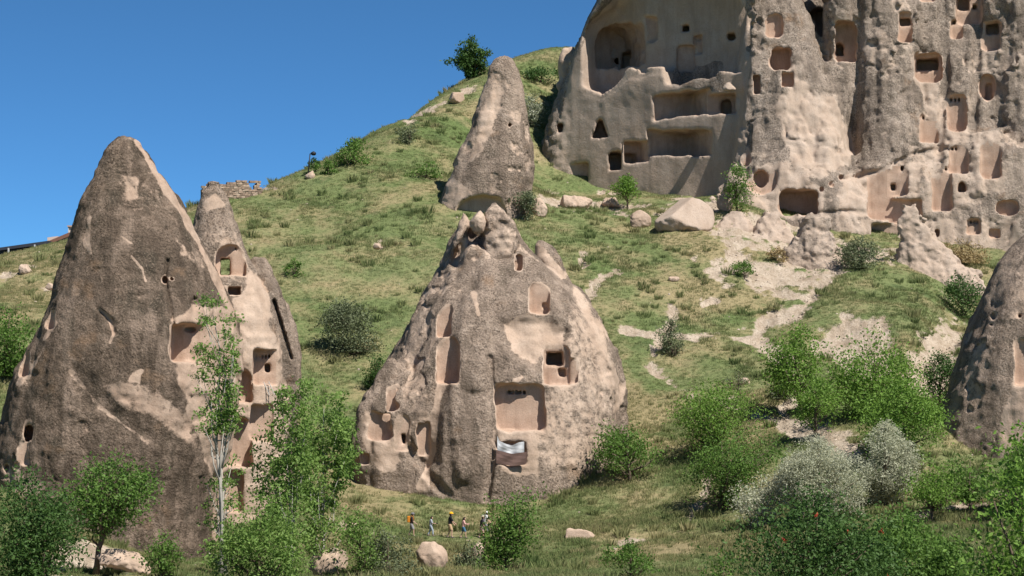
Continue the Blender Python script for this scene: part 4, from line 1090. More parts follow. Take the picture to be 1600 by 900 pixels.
def plant(name, label, cat, px, py, top, wpx, leaf, seed, cx=None, crown0=0.25, shape='round', leafsize=0.2, dens=1.0, Y=None, bark=None, lean=0.0, gaps=0.0, group=None, flowers=None, stems=1, branches=18, clump=None, depth=1.0, trunk_r=None, bend=0.0, up=0.4):
    """px, py: foot of the plant in the photo; top: its highest pixel row; wpx: crown width in pixels; cx: crown centre column"""
    rs = np.random.RandomState(seed)
    g = ground_px(px, py) if Y is None else W(px, py, Y)
    if Y is not None: g[2] = tz(g[0], g[1])[0]
    ppm = FPX / g[1]
    H = W(px, top, g[1])[2] - g[2]
    H = max(H, 0.35)
    Wd = wpx / ppm
    off = 0 if cx is None else (cx - px) / ppm
    root = empty(name, g)
    tag(root, label, cat, group)
    z0 = crown0 * H
    Hc = H - z0
    clump = clump or max(0.16, 0.085 * (Wd + Hc))
    area = Wd * Hc
    nl = int(dens * 3.4 * area / (leafsize ** 2 * 0.33))
    per = 26
    nc = max(14, nl // per)
    # clump centres inside an uneven crown
    nlb = int(np.clip(4 + area / 5, 5, 12))
    lt = rs.uniform(0.12, 0.85, nlb); la = rs.uniform(0, 2 * math.pi, nlb)
    wh = rs.randint(nlb, size=nc * 3)
    t = np.clip(lt[wh] + rs.normal(size=nc * 3) * 0.17, 0, 1)
    th = np.where(rs.uniform(size=nc * 3) < 0.75, la[wh] + rs.normal(size=nc * 3) * 0.55, rs.uniform(0, 2 * math.pi, nc * 3))
    prof = {'round': lambda t: np.sqrt(np.maximum(1 - (2 * t - 0.95) ** 2 * 0.98, 0.02)), 'column': lambda t: 0.35 + 0.65 * np.sqrt(np.maximum(np.sin(math.pi * np.clip(t * 0.9 + 0.05, 0, 1)), 0)),
            'dome': lambda t: np.sqrt(np.maximum(1 - t ** 2.2, 0.02)), 'spread': lambda t: np.clip(0.55 + 0.9 * t, 0, 1) * np.sqrt(np.maximum(1 - np.maximum(t - 0.45, 0) ** 2 * 3.1, 0.02))}[shape](t)
    lob = noise(np.stack([np.cos(th) * 1.3, np.sin(th) * 1.3, t * 2.6], 1), 0.8, seed % 50)
    r = (rs.uniform(0, 1, nc * 3) ** 0.42) * prof * (0.88 + 0.5 * lob)
    C = np.stack([np.cos(th) * r * Wd / 2, np.sin(th) * r * Wd / 2 * depth, z0 + t * Hc * (0.94 + 0.12 * lob)], 1)
    top_ = np.percentile(C[:, 2], 98); C[:, 2] = z0 + (C[:, 2] - z0) * (Hc * 0.97 / max(top_ - z0, 0.05))
    sx_ = np.percentile(np.abs(C[:, 0]), 95); C[:, 0] *= Wd * 0.42 / max(sx_, 0.05)
    keep = noise(C, 0.22 * (Wd + Hc) / 2 + 0.1, seed % 37 + 5) > -0.5 + gaps
    C = C[keep][:nc]
    tt = np.clip(C[:, 2] / H, 0, 1)
    C[:, 0] += off * sstep(0, 0.7, tt) + lean * H * tt + bend * H * tt ** 2
    L = np.repeat(C, per, 0) + rs.normal(size=(len(C) * per, 3)) * clump * np.array([0.62, 0.62, 0.45])
    L[:, 2] = np.maximum(L[:, 2], 0.02 * H)
    V, Q = leaf_quads(L, leafsize, rs, up)
    v = np.repeat(np.clip(np.repeat(rs.uniform(0, 1, len(C)), per) * 0.5 + rs.uniform(0, 0.5, len(L)), 0, 1), 4)
    new_mesh('crown' if cat == 'tree' else 'foliage', V + g, Q, [LEAF[leaf]], False, {'v': v}, g, root)
    # trunk and limbs
    mb = MB()
    tr = trunk_r or max(0.03, 0.022 * H + 0.012 * Wd)
    k = 9
    paths = []
    for s in range(stems):
        sx = rs.uniform(-0.12, 0.12) * Wd * (s > 0); sy = rs.uniform(-0.1, 0.1) * Wd * (s > 0)
        hh = H * (0.93 if s == 0 else rs.uniform(0.7, 0.9))
        f = np.linspace(0, 1, k)
        p = np.stack([sx * (0.3 + f) + off * sstep(0, 0.7, f) + lean * H * f + bend * H * f ** 2 + 0.02 * H * np.cumsum(rs.normal(size=k)) * 0.5 * (f > 0), sy * (0.3 + f) + 0.012 * H * np.cumsum(rs.normal(size=k)), f * hh], 1)
        p[0, 2] = -0.25
        mb.tube(p, tr * (1 - 0.88 * f) * (1.0 if s == 0 else 0.7), 7)
        paths.append(p)
    if len(C):
        for i in rs.choice(len(C), min(branches, len(C)), replace=False):
            e = C[i]
            p = paths[rs.randint(len(paths))]
            hz = np.clip(e[2] - rs.uniform(0.15, 0.45) * Hc, 0.12 * H * (cat == 'tree'), 0.9 * H)
            j = np.array([np.interp(hz, p[:, 2], p[:, q]) for q in range(3)])
            mid = (j + e) / 2 + np.array([0, 0, -0.06 * Hc]) + rs.normal(size=3) * 0.04 * Wd
            rr = tr * (0.42 * (1 - hz / H) + 0.10)
            mb.tube([j, mid, e], [rr, rr * 0.7, rr * 0.25], 5)
    V = np.concatenate(mb.v) + g
    new_mesh('trunk' if cat == 'tree' else 'stem', V, [np.concatenate(mb.q), np.concatenate(mb.t)], [bark or BARK], True, None, g, root)
    if flowers:
        sel = rs.choice(len(C), min(flowers, len(C)), replace=False)
        FC = C[sel][C[sel][:, 1] < 0.2 * Wd]
        FC = np.repeat(FC, 7, 0) + rs.normal(size=(len(FC) * 7, 3)) * 0.07 + np.array([0, -0.2, 0.15])
        V, Q = leaf_quads(FC, leafsize * 0.9, rs)
        new_mesh('blossom', V + g, Q, [M_RED], False, {'v': np.repeat(rs.uniform(0, 1, len(FC)), 4)}, g, root)
    return root

TG, SG = 'trees on the slopes', 'bushes on the slopes'
plant('lone_tree', 'lone dark round tree on the skyline', 'tree', 735, 121, 63, 52, 'dark', 501, Y=296, crown0=0.12, leafsize=0.34, dens=2.6, clump=0.5, group=TG, depth=0.9)
plant('broadleaf_tree', 'leafy green tree behind the left flank of the dark cone', 'tree', 12, 615, 486, 100, 'mid', 502, crown0=0.05, leafsize=0.26, group=TG, Y=188)
plant('broadleaf_tree', 'dense dark tree in the bottom left corner', 'tree', 40, 930, 752, 138, 'dark', 503, crown0=0.12, leafsize=0.2, dens=1.6, group=TG, Y=124, gaps=0.1)
plant('broadleaf_tree', 'spreading small tree with a dark trunk before the dark left cone', 'tree', 150, 862, 726, 150, 'mid', 504, cx=172, crown0=0.40, leafsize=0.2, dens=1.3, group=TG, Y=137, gaps=0.15, branches=40, depth=0.8)
plant('bush', 'sparse small bush right of the spreading tree at bottom left', 'bush', 252, 905, 818, 56, 'mid', 505, crown0=0.05, leafsize=0.17, group=SG, Y=134, gaps=0.25, dens=.7)
plant('poplar_tree', 'slim sparse poplar with a bare white trunk before the left cone', 'tree', 343, 915, 460, 74, 'poplar', 506, cx=338, crown0=0.52, shape='column', leafsize=0.2, dens=0.62, group=TG, Y=138, bark=BARK_PALE, gaps=0.25, stems=2, branches=40, clump=0.36, trunk_r=0.16)
plant('poplar_sapling', 'thin leafy shoots around the foot of the slim poplar', 'tree', 352, 915, 720, 66, 'poplar', 507, crown0=0.1, shape='column', leafsize=0.19, dens=0.4, group=TG, Y=139, bark=BARK_PALE, gaps=0.3, branches=25, clump=0.35)
plant('poplar_tree', 'leafy poplar left of two behind the bottom bush', 'tree', 452, 915, 590, 100, 'poplar', 508, crown0=0.2, shape='column', leafsize=0.22, dens=0.85, group=TG, Y=141, bark=BARK_PALE, gaps=0.22, branches=22, trunk_r=0.12, clump=0.42)
plant('poplar_tree', 'leafy poplar right of two behind the bottom bush', 'tree', 505, 915, 618, 88, 'poplar', 509, cx=512, crown0=0.15, shape='column', leafsize=0.22, dens=0.95, group=TG, Y=144, bark=BARK_PALE, gaps=0.15, branches=20, trunk_r=0.11, clump=0.42)
plant('bush', 'bright low bush at the bottom under the poplars', 'bush', 405, 925, 786, 130, 'poplar', 510, crown0=0.02, shape='dome', leafsize=0.19, dens=1.3, group=SG, Y=133)
plant('bush', 'loose leafy bush right of the poplars at the bottom', 'bush', 560, 915, 806, 76, 'poplar', 511, crown0=0.02, leafsize=0.19, dens=0.7, group=SG, Y=141, gaps=0.2)
plant('young_poplar', 'young dense poplar leaning right beside the walking people', 'tree', 788, 920, 770, 74, 'mid', 512, cx=794, crown0=0.02, shape='column', leafsize=0.19, dens=1.25, group=TG, Y=146, lean=0.10, branches=30)
plant('bush', 'grey-green bush left of the smooth pale boulder', 'bush', 606, 900, 838, 80, 'sage', 513, crown0=0.0, shape='dome', leafsize=0.16, group=SG)
plant('bush', 'dark low bush right of the smooth pale boulder', 'bush', 735, 888, 852, 60, 'sage', 514, crown0=0.0, shape='dome', leafsize=0.16, group=SG)
plant('broadleaf_tree', 'small round tree at the right foot of the central cone', 'tree', 983, 752, 668, 92, 'mid', 515, cx=976, crown0=0.14, leafsize=0.2, dens=1.1, group=TG, gaps=0.1, branches=30)
plant('acacia_tree', 'loose light green tree, upper of two right of the central cone', 'tree', 1112, 712, 606, 136, 'fresh', 516, cx=1126, crown0=0.22, shape='spread', leafsize=0.19, dens=0.85, group=TG, gaps=0.2, branches=45)
plant('acacia_tree', 'darker spreading tree, lower of two right of the central cone', 'tree', 1126, 798, 682, 126, 'mid', 517, cx=1138, crown0=0.16, shape='spread', leafsize=0.19, dens=1.0, group=TG, gaps=0.15, branches=40)
plant('broadleaf_tree', 'bright green tree nearest the eroded white gully', 'tree', 1252, 648, 516, 88, 'fresh', 518, cx=1247, crown0=0.25, leafsize=0.22, dens=1.3, group=TG, gaps=0.05)
plant('broadleaf_tree', 'small bright tree with two dark stems on the pale path', 'tree', 1274, 690, 600, 76, 'fresh', 519, crown0=0.28, leafsize=0.2, dens=1.1, group=TG, stems=2)
plant('broadleaf_tree', 'wide bright green tree below the white scarp', 'tree', 1362, 655, 540, 128, 'fresh', 520, crown0=0.1, leafsize=0.23, dens=1.3, group=TG)
plant('broadleaf_tree', 'bright green tree touching the right-hand cone', 'tree', 1412, 725, 600, 128, 'fresh', 521, crown0=0.12, leafsize=0.22, dens=1.2, group=TG)
plant('oleaster_tree', 'largest silvery grey oleaster in the lower right', 'tree', 1278, 820, 690, 138, 'silver', 522, crown0=0.06, leafsize=0.13, dens=2.0, up=1.5, clump=0.34, group=TG, branches=40, gaps=0.05)
plant('oleaster_tree', 'second silvery oleaster right of the largest one', 'tree', 1382, 790, 664, 90, 'silver', 523, crown0=0.08, leafsize=0.13, dens=2.0, up=1.5, clump=0.32, group=TG, gaps=0.05)
plant('oleaster_bush', 'small silvery bush at the left foot of the largest oleaster', 'bush', 1190, 822, 752, 80, 'silver', 524, crown0=0.04, leafsize=0.15, dens=0.9, group=SG, gaps=0.15)
plant('broadleaf_tree', 'thin small green tree left of two before the right-hand cone', 'tree', 1456, 815, 722, 72, 'fresh', 525, crown0=0.2, leafsize=0.19, dens=0.75, group=TG, gaps=0.2)
plant('broadleaf_tree', 'small green tree right of two before the right-hand cone', 'tree', 1515, 800, 714, 78, 'mid', 526, crown0=0.28, leafsize=0.19, dens=0.9, group=TG, gaps=0.1)
plant('broadleaf_tree', 'round green tree at the right edge below the cone', 'tree', 1592, 808, 700, 84, 'mid', 527, crown0=0.15, leafsize=0.2, dens=1.2, group=TG)
plant('broadleaf_tree', 'near tree with large leaves in the bottom right corner', 'tree', 1605, 990, 690, 150, 'fresh', 528, crown0=0.2, leafsize=0.2, dens=1.1, group=TG, Y=80, gaps=0.12, branches=40)
plant('blossom_tree', 'dark glossy tree with red blossoms at the bottom right', 'tree', 1270, 990, 786, 250, 'dark', 529, crown0=0.2, leafsize=0.2, dens=1.35, group=TG, Y=112, flowers=18, branches=40)
plant('broadleaf_tree', 'dark green tree right of the red-blossomed one', 'tree', 1395, 990, 808, 170, 'mid', 530, cx=1410, crown0=0.2, leafsize=0.19, dens=1.3, group=TG, Y=117)
plant('bush', 'low dark bush in the bottom edge before the right corner tree', 'bush', 1490, 960, 856, 110, 'mid', 531, crown0=0.05, leafsize=0.18, dens=1.2, group=SG, Y=112)
plant('bush', 'leaf tips at the bottom edge left of the red-blossomed tree', 'bush', 1122, 960, 874, 60, 'mid', 532, crown0=0.1, leafsize=0.17, group=SG, Y=110, dens=.8)
plant('bush', 'dark loose bush at the bottom centre right', 'bush', 985, 912, 852, 80, 'mid', 533, crown0=0.05, leafsize=0.17, group=SG, Y=141, gaps=0.2, dens=.8)
plant('bush', 'large round dark bush alone on the hillside', 'bush', 535, 550, 476, 96, 'sage', 534, crown0=0.02, shape='dome', leafsize=0.2, dens=1.2, group=SG)
plant('bush', 'dark shrub against the left flank of the central cone', 'bush', 594, 612, 560, 44, 'dark', 535, crown0=0.0, leafsize=0.2, group=SG)
plant('bush', 'grey bush beside the thin path on the slope', 'bush', 1050, 556, 500, 42, 'sage', 536, crown0=0.1, leafsize=0.18, dens=.8, group=SG, gaps=.1)
plant('twiggy_bush', 'nearly bare twiggy bush above the loose light tree', 'bush', 1152, 632, 580, 36, 'sage', 537, crown0=0.4, leafsize=0.14, dens=0.1, group=SG, branches=26)
plant('bush', 'small round bright bush against the shaded castle wall', 'bush', 980, 324, 277, 42, 'fresh', 538, crown0=0.12, leafsize=0.24, dens=1.2, group=SG)
plant('bush', 'pale flowering bush between slender cone and castle rock', 'bush', 834, 226, 150, 40, 'white', 539, crown0=0.05, leafsize=0.26, group=SG, Y=284)
plant('bush', 'green bush at the right foot of the slender cone', 'bush', 820, 346, 300, 36, 'sage', 540, crown0=0.0, leafsize=0.22, group=SG)
plant('bush', 'leafy bush clinging below the castle rock next to round recess', 'bush', 1152, 322, 262, 38, 'mid', 541, crown0=0.05, leafsize=0.22, dens=.8, group=SG, Y=249.5, gaps=.15)
plant('bush', 'round grey-green bush between the two rock pinnacles', 'bush', 1346, 420, 374, 64, 'sage', 542, crown0=0.0, shape='dome', leafsize=0.2, dens=1.2, group=SG)
plant('bush', 'wide green bush on the skyline between lamp and lone tree', 'bush', 552, 256, 222, 62, 'mid', 543, crown0=0.0, shape='dome', leafsize=0.26, group=SG)
plant('bush', 'thin bush high on the slope left of the slender cone', 'bush', 640, 224, 194, 36, 'sage', 544, crown0=0.05, leafsize=0.22, dens=.7, group=SG)
plant('bush', 'low bush on the slope left of the slender cone', 'bush', 666, 276, 252, 44, 'mid', 545, crown0=0.0, shape='dome', leafsize=0.24, dens=.8, group=SG)
plant('bush', 'small dark bush right behind the lamp post', 'bush', 492, 268, 249, 16, 'dark', 546, crown0=0.0, leafsize=0.2, group=SG)
plant('bush', 'low green bush just right of the lamp post', 'bush', 513, 274, 252, 34, 'mid', 547, crown0=0.0, shape='dome', leafsize=0.22, group=SG)
plant('bush', 'dark bush at the head of the shaded gully', 'bush', 1505, 496, 434, 56, 'dark', 548, crown0=0.0, leafsize=0.22, group=SG)
plant('bush', 'dark bush deep in the gully by the right-hand cone', 'bush', 1468, 640, 556, 46, 'dark', 549, crown0=0.0, leafsize=0.2, group=SG)
plant('dry_bush', 'tan dry brush at the foot of the castle ribs', 'bush', 1502, 412, 378, 84, 'dry', 550, crown0=0.0, shape='dome', leafsize=0.2, dens=.9, group=SG)
plant('bush', 'dark bush added for the shade of the bank left of the castle rock', 'bush', 845, 170, 108, 64, 'dark', 551, crown0=0.0, leafsize=0.3, group=SG, Y=299)  # dark foliage put here to stand for the shade on the slope
plant('bush', 'low shrub in shade beside the pale path', 'bush', 1228, 622, 586, 50, 'sage', 552, crown0=0.0, shape='dome', leafsize=0.18, group=SG)
plant('bush', 'small green shrub on the bare soil below the castle', 'bush', 1163, 434, 411, 44, 'mid', 553, crown0=0.0, shape='dome', leafsize=0.2, dens=.8, group=SG)
plant('bush', 'grey shrub at the left foot of the central cone', 'bush', 604, 744, 712, 52, 'sage', 554, crown0=0.0, shape='dome', leafsize=0.17, group=SG)
plant('bush', 'small shrub rooted in the soil left of the blunt pinnacle', 'bush', 1215, 410, 388, 34, 'dry', 555, crown0=0.0, shape='dome', leafsize=0.18, dens=.8, group=SG)
plant('bush', 'small dark bush on the hillside behind the pale companion cone', 'bush', 461, 430, 408, 26, 'mid', 556, crown0=0.0, leafsize=0.2, group=SG)
print('plants', round(time.time() - T0, 1))

# grass and low scrub: too many to count
def grass_mat():
    m, nt, out = mat_new('grass_blades')
    N = NT(nt)
    c, fine = grass_colour(N, N.math('MULTIPLY', N.n('ShaderNodeAttribute', attribute_type='INSTANCER', attribute_name='dry').outputs['Fac'], 1.0))
    info = N.n('ShaderNodeObjectInfo')
    c = N.mix(0.5, c, N.ramp(N.n('ShaderNodeAttribute', attribute_type='INSTANCER', attribute_name='rnd').outputs['Fac'], [(0.0, (0.14, 0.20, 0.075)), (0.6, (0.25, 0.31, 0.125)), (0.92, (0.37, 0.35, 0.18)), (1.0, (0.52, 0.44, 0.26))]))
    d = N.n('ShaderNodeBsdfDiffuse'); N.link(c, d.inputs[0])
    t = N.n('ShaderNodeBsdfTranslucent'); N.link(c, t.inputs[0])
    mx = N.n('ShaderNodeMixShader'); mx.inputs[0].default_value = 0.35
    N.link(d.outputs[0], mx.inputs[1]); N.link(t.outputs[0], mx.inputs[2])
    N.link(mx.outputs[0], out.inputs['Surface'])
    return m
M_GRASS = grass_mat()
def blade_clump(n, rad, hgt, wid, seed):
    rs = np.random.RandomState(seed)
    V, F = [], []
    for i in range(n):
        a = rs.uniform(0, 6.283); r = rad * math.sqrt(rs.uniform())
        b = np.array([math.cos(a) * r, math.sin(a) * r, -0.04])
        t = rs.uniform(0, 6.283); w = wid * rs.uniform(0.6, 1.3); h = hgt * rs.uniform(0.5, 1.1)
        s = np.array([math.cos(t), math.sin(t), 0]) * w
        l = np.array([math.cos(a), math.sin(a), 0]) * h * rs.uniform(0.1, 0.6)
        k = len(V)
        V += [b - s, b + s, b + l * 0.4 + s * 0.6 + [0, 0, h * 0.6], b + l + [0, 0, h]]
        F += [[k, k + 1, k + 2], [k, k + 2, k + 3]]
    me = bpy.data.meshes.new('grass_clump')
    me.from_pydata([tuple(v) for v in V], [], F)
    me.materials.append(M_GRASS)
    o = bpy.data.objects.new('grass_clump', me)
    return o
def scatter(name, label, cat, P, scale, rnd, dryv, proto, parent=None):
    o = new_mesh(name, P, np.zeros((0, 3), int) if False else np.array([[0, 1, 2]]), [M_GRASS], False, {'scl': scale, 'rnd': rnd, 'dry': dryv, 'rz': rnd * 97.0})
    ng = bpy.data.node_groups.new(name, 'GeometryNodeTree')
    ng.interface.new_socket('Geometry', in_out='INPUT', socket_type='NodeSocketGeometry')
    ng.interface.new_socket('Geometry', in_out='OUTPUT', socket_type='NodeSocketGeometry')
    nd = ng.nodes
    gi, go = nd.new('NodeGroupInput'), nd.new('NodeGroupOutput')
    mp = nd.new('GeometryNodeMeshToPoints')
    ip = nd.new('GeometryNodeInstanceOnPoints')
    oi = nd.new('GeometryNodeObjectInfo'); oi.inputs['Object'].default_value = proto
    at = nd.new('GeometryNodeInputNamedAttribute'); at.data_type = 'FLOAT'; at.inputs['Name'].default_value = 'scl'
    ar = nd.new('GeometryNodeInputNamedAttribute'); ar.data_type = 'FLOAT'; ar.inputs['Name'].default_value = 'rz'
    cx_ = nd.new('ShaderNodeCombineXYZ')
    L = ng.links.new
    L(gi.outputs[0], mp.inputs['Mesh']); L(mp.outputs[0], ip.inputs['Points']); L(oi.outputs['Geometry'], ip.inputs['Instance'])
    L(ar.outputs['Attribute'], cx_.inputs['Z']); L(cx_.outputs[0], ip.inputs['Rotation']); L(at.outputs['Attribute'], ip.inputs['Scale'])
    L(ip.outputs['Instances'], go.inputs[0])
    md = o.modifiers.new('scatter', 'NODES'); md.node_group = ng
    return tag(o, label, cat, kind='stuff')
rs = np.random.RandomState(77)
NG = 300000
Yr = 125 + (310 - 125) * rs.uniform(0, 1, NG) ** 1.15
Xr = rs.uniform(-0.245, 0.245, NG) * Yr
so, dr_ = soil_at(Xr, Yr)
gp = np.stack([Xr, Yr, tz(Xr, Yr)], 1)
cov = 0.62 + 0.5 * noise(gp, 2.2, 61) + 0.35 * noise(gp, 9, 62)
keep = (so < 0.35 + 0.35 * noise(gp, 1.0, 63)) & (rs.uniform(0, 1, NG) < cov)
gp = gp[keep]; n = len(gp)
sc_ = rs.uniform(0.5, 1.0, n) * (0.9 + 0.5 * noise(gp, 3.5, 64)) * (0.85 + 0.1 * (gp[:, 1] < 185))
scatter('grass', 'green and drying steppe grass covering the hillside', 'grass', gp, sc_, rs.uniform(0, 1, n), dr_[keep], blade_clump(16, 0.34, 0.34, 0.028, 5))

# bigger weed clumps dotted over the slopes
NW = 6500
Yr = 125 + (300 - 125) * rs.uniform(0, 1, NW) ** 1.1
Xr = rs.uniform(-0.24, 0.24, NW) * Yr
so, dr_ = soil_at(Xr, Yr)
wp = np.stack([Xr, Yr, tz(Xr, Yr)], 1)
keep = (so < 0.5) & (noise(wp, 6, 66) + 0.6 * noise(wp, 2, 67) > 0.05)
wp = wp[keep]; n = len(wp)
scatter('weeds', 'taller weed clumps dotted over the grassy slopes', 'weeds', wp, rs.uniform(0.5, 1.25, n) * rs.uniform(0.6, 1.2, n), rs.uniform(0, 1, n), dr_[keep] * 0.5, blade_clump(70, 0.42, 0.62, 0.035, 9))
# loose stones on the bare soil
NS = 60000
Yr = 125 + (300 - 125) * rs.uniform(0, 1, NS)
Xr = rs.uniform(-0.24, 0.24, NS) * Yr
so, dr_ = soil_at(Xr, Yr)
keep = rs.uniform(0, 1, NS) < np.where(so > 0.3, 0.35, 0.008)
sp3 = np.stack([Xr, Yr, tz(Xr, Yr) - 0.45 * so * 0.8], 1)[keep]; n = len(sp3)
Vs = []
for z_, r_, k_ in ((-0.4, 0.8, 5), (0.15, 1.0, 5), (0.6, 0.55, 5)):
    for q in range(k_):
        a_ = 6.283 * q / k_ + z_
        Vs.append([r_ * math.cos(a_) * rs.uniform(0.8, 1.2), r_ * math.sin(a_) * rs.uniform(0.7, 1.1), z_ * rs.uniform(0.8, 1.1)])
Fs = [[i * 5 + q, i * 5 + (q + 1) % 5, (i + 1) * 5 + (q + 1) % 5, (i + 1) * 5 + q] for i in range(2) for q in range(5)] + [[10, 11, 12, 13, 14]]
ms = bpy.data.meshes.new('loose_stone'); ms.from_pydata([tuple(0.5 * c for c in v) for v in Vs], [], Fs); ms.materials.append(simple_mat('loose_stone', (0.50, 0.42, 0.34), 0.95, 0.3, 2))
scatter('scree', 'small loose stones strewn over the bare pale soil', 'stones', sp3, rs.uniform(0.08, 0.32, n) * rs.uniform(0.5, 1.5, n), rs.uniform(0, 1, n), np.zeros(n), bpy.data.objects.new('loose_stone', ms))
# ------------------------------------------------------------------ people walking below the central cone
SKIN = simple_mat('skin', (0.52, 0.33, 0.24), 0.6, 0.08)
def cloth(name, col): return simple_mat(name, col, 0.85, 0.15, 14)
def capsule(P, a, b, ra, rb):
    a = np.asarray(a, float); b = np.asarray(b, float)
    ba = b - a
    t = np.clip(((P - a) @ ba) / (ba @ ba), 0, 1)
    return np.linalg.norm(P - a - t[:, None] * ba, axis=1) - (ra + (rb - ra) * t)
def net(f, lo, hi, h):
    n = np.ceil((np.array(hi) - lo) / h).astype(int) + 1
    I = np.stack(np.meshgrid(*[np.arange(m) for m in n], indexing='ij'), -1).reshape(-1, 3)
    V = f(np.array(lo) + I * h).reshape(n)
    return surface_nets(V, np.array(lo, float), np.array([h, h, h]))
def person(label, px, py, head_py, shirt, pants, hat=None, hair=(0.03, 0.02, 0.015), step=0.26, lean=0.04, armf=0.35, armb=-0.2, bend=0.4, long_pants=False, hat_brim=True, seed=1, look=-0.1, yaw=0.0, long_hair=False, name='person', Yoff=0.0):
    """walking figure facing +x; joints in metres for a 1.72 m body, then scaled"""
    g = ground_px(px, py)
    if Yoff:
        g = W(px, py, g[1] + Yoff); g[2] = tz(g[0], g[1])[0]
    S = ((py - head_py) / (FPX / g[1])) / 1.74
    V3 = lambda x, y, z: np.array([x, y, z], float)
    hip, chest, neck = V3(0, 0, 0.93), V3(lean * 0.6, 0, 1.28), V3(lean, 0, 1.46)
    head = V3(lean + 0.045, 0, 1.60)
    legs, arms = [], []
    for s, st in ((-1, step), (1, -step * 0.85)):
        h_ = hip + V3(0, s * 0.09, -0.02)
        k_ = V3(st * 0.62 + 0.05, s * 0.095, 0.50)
        a_ = V3(st * 1.05 - (0.06 if st < 0 else 0), s * 0.09, 0.09 if st > 0 else 0.12)
        legs.append((h_, k_, a_, a_ + V3(0.15, s * 0.015, -0.055 if st > 0 else -0.075)))
    for s, sw in ((-1, armf), (1, armb)):
        sh = V3(lean * 0.9, s * 0.185, 1.41)
        el = sh + V3(math.sin(sw) * 0.29, s * 0.05, -math.cos(sw) * 0.29)
        wr = el + V3(math.sin(sw + bend) * 0.25, -s * 0.02, -math.cos(sw + bend) * 0.25)
        ha = wr + V3(math.sin(sw + bend) * 0.09, 0, -math.cos(sw + bend) * 0.09)
        arms.append((sh, el, wr, ha))
    def torso(P, e=0.0):
        q = P * np.array([1.25, 0.82, 1])
        k = np.array([1.25, 0.82, 1])
        d = capsule(q, hip * k, chest * k, 0.135 + e, 0.15 + e)
        return smin(d, capsule(q, chest * k, (neck - [0, 0, 0.06]) * k, 0.15 + e, 0.075 + e), 0.05)
    def leg(P, e=0.0, e2=0.0):
        d = np.full(len(P), 9.0)
        for h_, k_, a_, t_ in legs:
            d = np.minimum(d, smin(capsule(P, h_, k_, 0.088 + e, 0.058 + e2), capsule(P, k_, a_, 0.056 + e2, 0.038 + e2), 0.03))
        return d
    def arm(P, e=0.0):
        d = np.full(len(P), 9.0)
        for sh, el, wr, ha in arms:
            d = np.minimum(d, smin(capsule(P, sh, el, 0.05 + e, 0.04 + e), capsule(P, el, wr, 0.039 + e, 0.027 + e), 0.02))
        return d
    hq = np.array([1 / 0.104, 1 / 0.08, 1 / 0.125])
    def skull(P): return (np.linalg.norm((P - head) * hq, axis=1) - 1) * 0.08
    def body(P):
        d = smin(torso(P), leg(P), 0.05)
        d = smin(d, arm(P), 0.03)
        for sh, el, wr, ha in arms: d = smin(d, capsule(P, wr, ha, 0.034, 0.03), 0.015)
        for h_, k_, a_, t_ in legs: d = smin(d, capsule(P, a_, t_, 0.042, 0.03), 0.02)
        d = smin(d, capsule(P, neck - [0, 0, 0.05], head - [0.02, 0, 0.06], 0.058, 0.055), 0.03)
        d = smin(d, skull(P), 0.02)
        d = smin(d, capsule(P, head + [0.07, 0, -0.07], head + [0.085, 0, -0.085], 0.03, 0.022), 0.02)     # jaw and chin
        d = smin(d, capsule(P, head + [0.09, 0, 0.015], head + [0.122, 0, -0.025], 0.010, 0.016), 0.012)    # nose
        for s in (-1, 1): d = smin(d, capsule(P, head + [-0.005, s * 0.08, 0.02], head + [-0.012, s * 0.086, -0.025], 0.014, 0.012), 0.008)  # ears
        for s in (-1, 1): d = smax(d, -(np.linalg.norm(P - (head + [0.103, s * 0.034, 0.012]), axis=1) - 0.016), 0.01)   # eye sockets
        return d
    ca, sa = math.cos(yaw), math.sin(yaw)
    def tw(V): return np.stack([V[:, 0] * ca - V[:, 1] * sa, V[:, 0] * sa + V[:, 1] * ca, V[:, 2]], 1) * S + g
    lo, hi = np.array([-0.55, -0.42, -0.05]), np.array([0.62, 0.42, 1.84])
    V, Q = net(body, lo, hi, 0.022)
    mb = MB(); mb.add(V, Q)
    for i, (sh, el, wr, ha) in enumerate(arms):            # four curled fingers and a thumb on each hand
        s = -1 if i == 0 else 1
        u = (ha - wr) / np.linalg.norm(ha - wr)
        fw = np.cross([0, 1, 0], u)
        for f, (o_, l_) in enumerate(((-0.024, 0.06), (-0.008, 0.068), (0.008, 0.064), (0.023, 0.05))):
            b = ha + np.array([0, 0, 0]) + fw * o_ * 0.4 + V3(0, o_, 0)
            m_ = b + u * l_ * 0.55
            e_ = m_ + u * l_ * 0.30 - fw * l_ * 0.35
            mb.tube([b, m_, e_], [0.0095, 0.009, 0.007], 5)
        b = (wr + ha) / 2 - fw * 0.026
        mb.tube([b, b + u * 0.03 - fw * 0.018, b + u * 0.06 - fw * 0.016], [0.011, 0.01, 0.008], 5)
    V = np.concatenate(mb.v)
    root = new_mesh(name, tw(V), [np.concatenate(mb.q), np.concatenate(mb.t)], [SKIN], True, None, g)
    tag(root, label, 'person', 'people walking below the central cone')
    def part(nm, f, lo, hi, mat, h=0.024):
        V, Q = net(f, np.array(lo), np.array(hi), h)
        if len(V): new_mesh(nm, tw(V), Q, [mat], True, None, g, root)
    part('shirt', lambda P: smax(smax(smin(torso(P, 0.022), np.maximum(arm(P, 0.022), 1.16 - P[:, 2]), 0.03), 0.90 - P[:, 2], 0.01), P[:, 2] - 1.50, 0.01), [-0.4, -0.36, 0.85], [0.5, 0.36, 1.55], shirt)
    zc = 0.14 if long_pants else 0.54
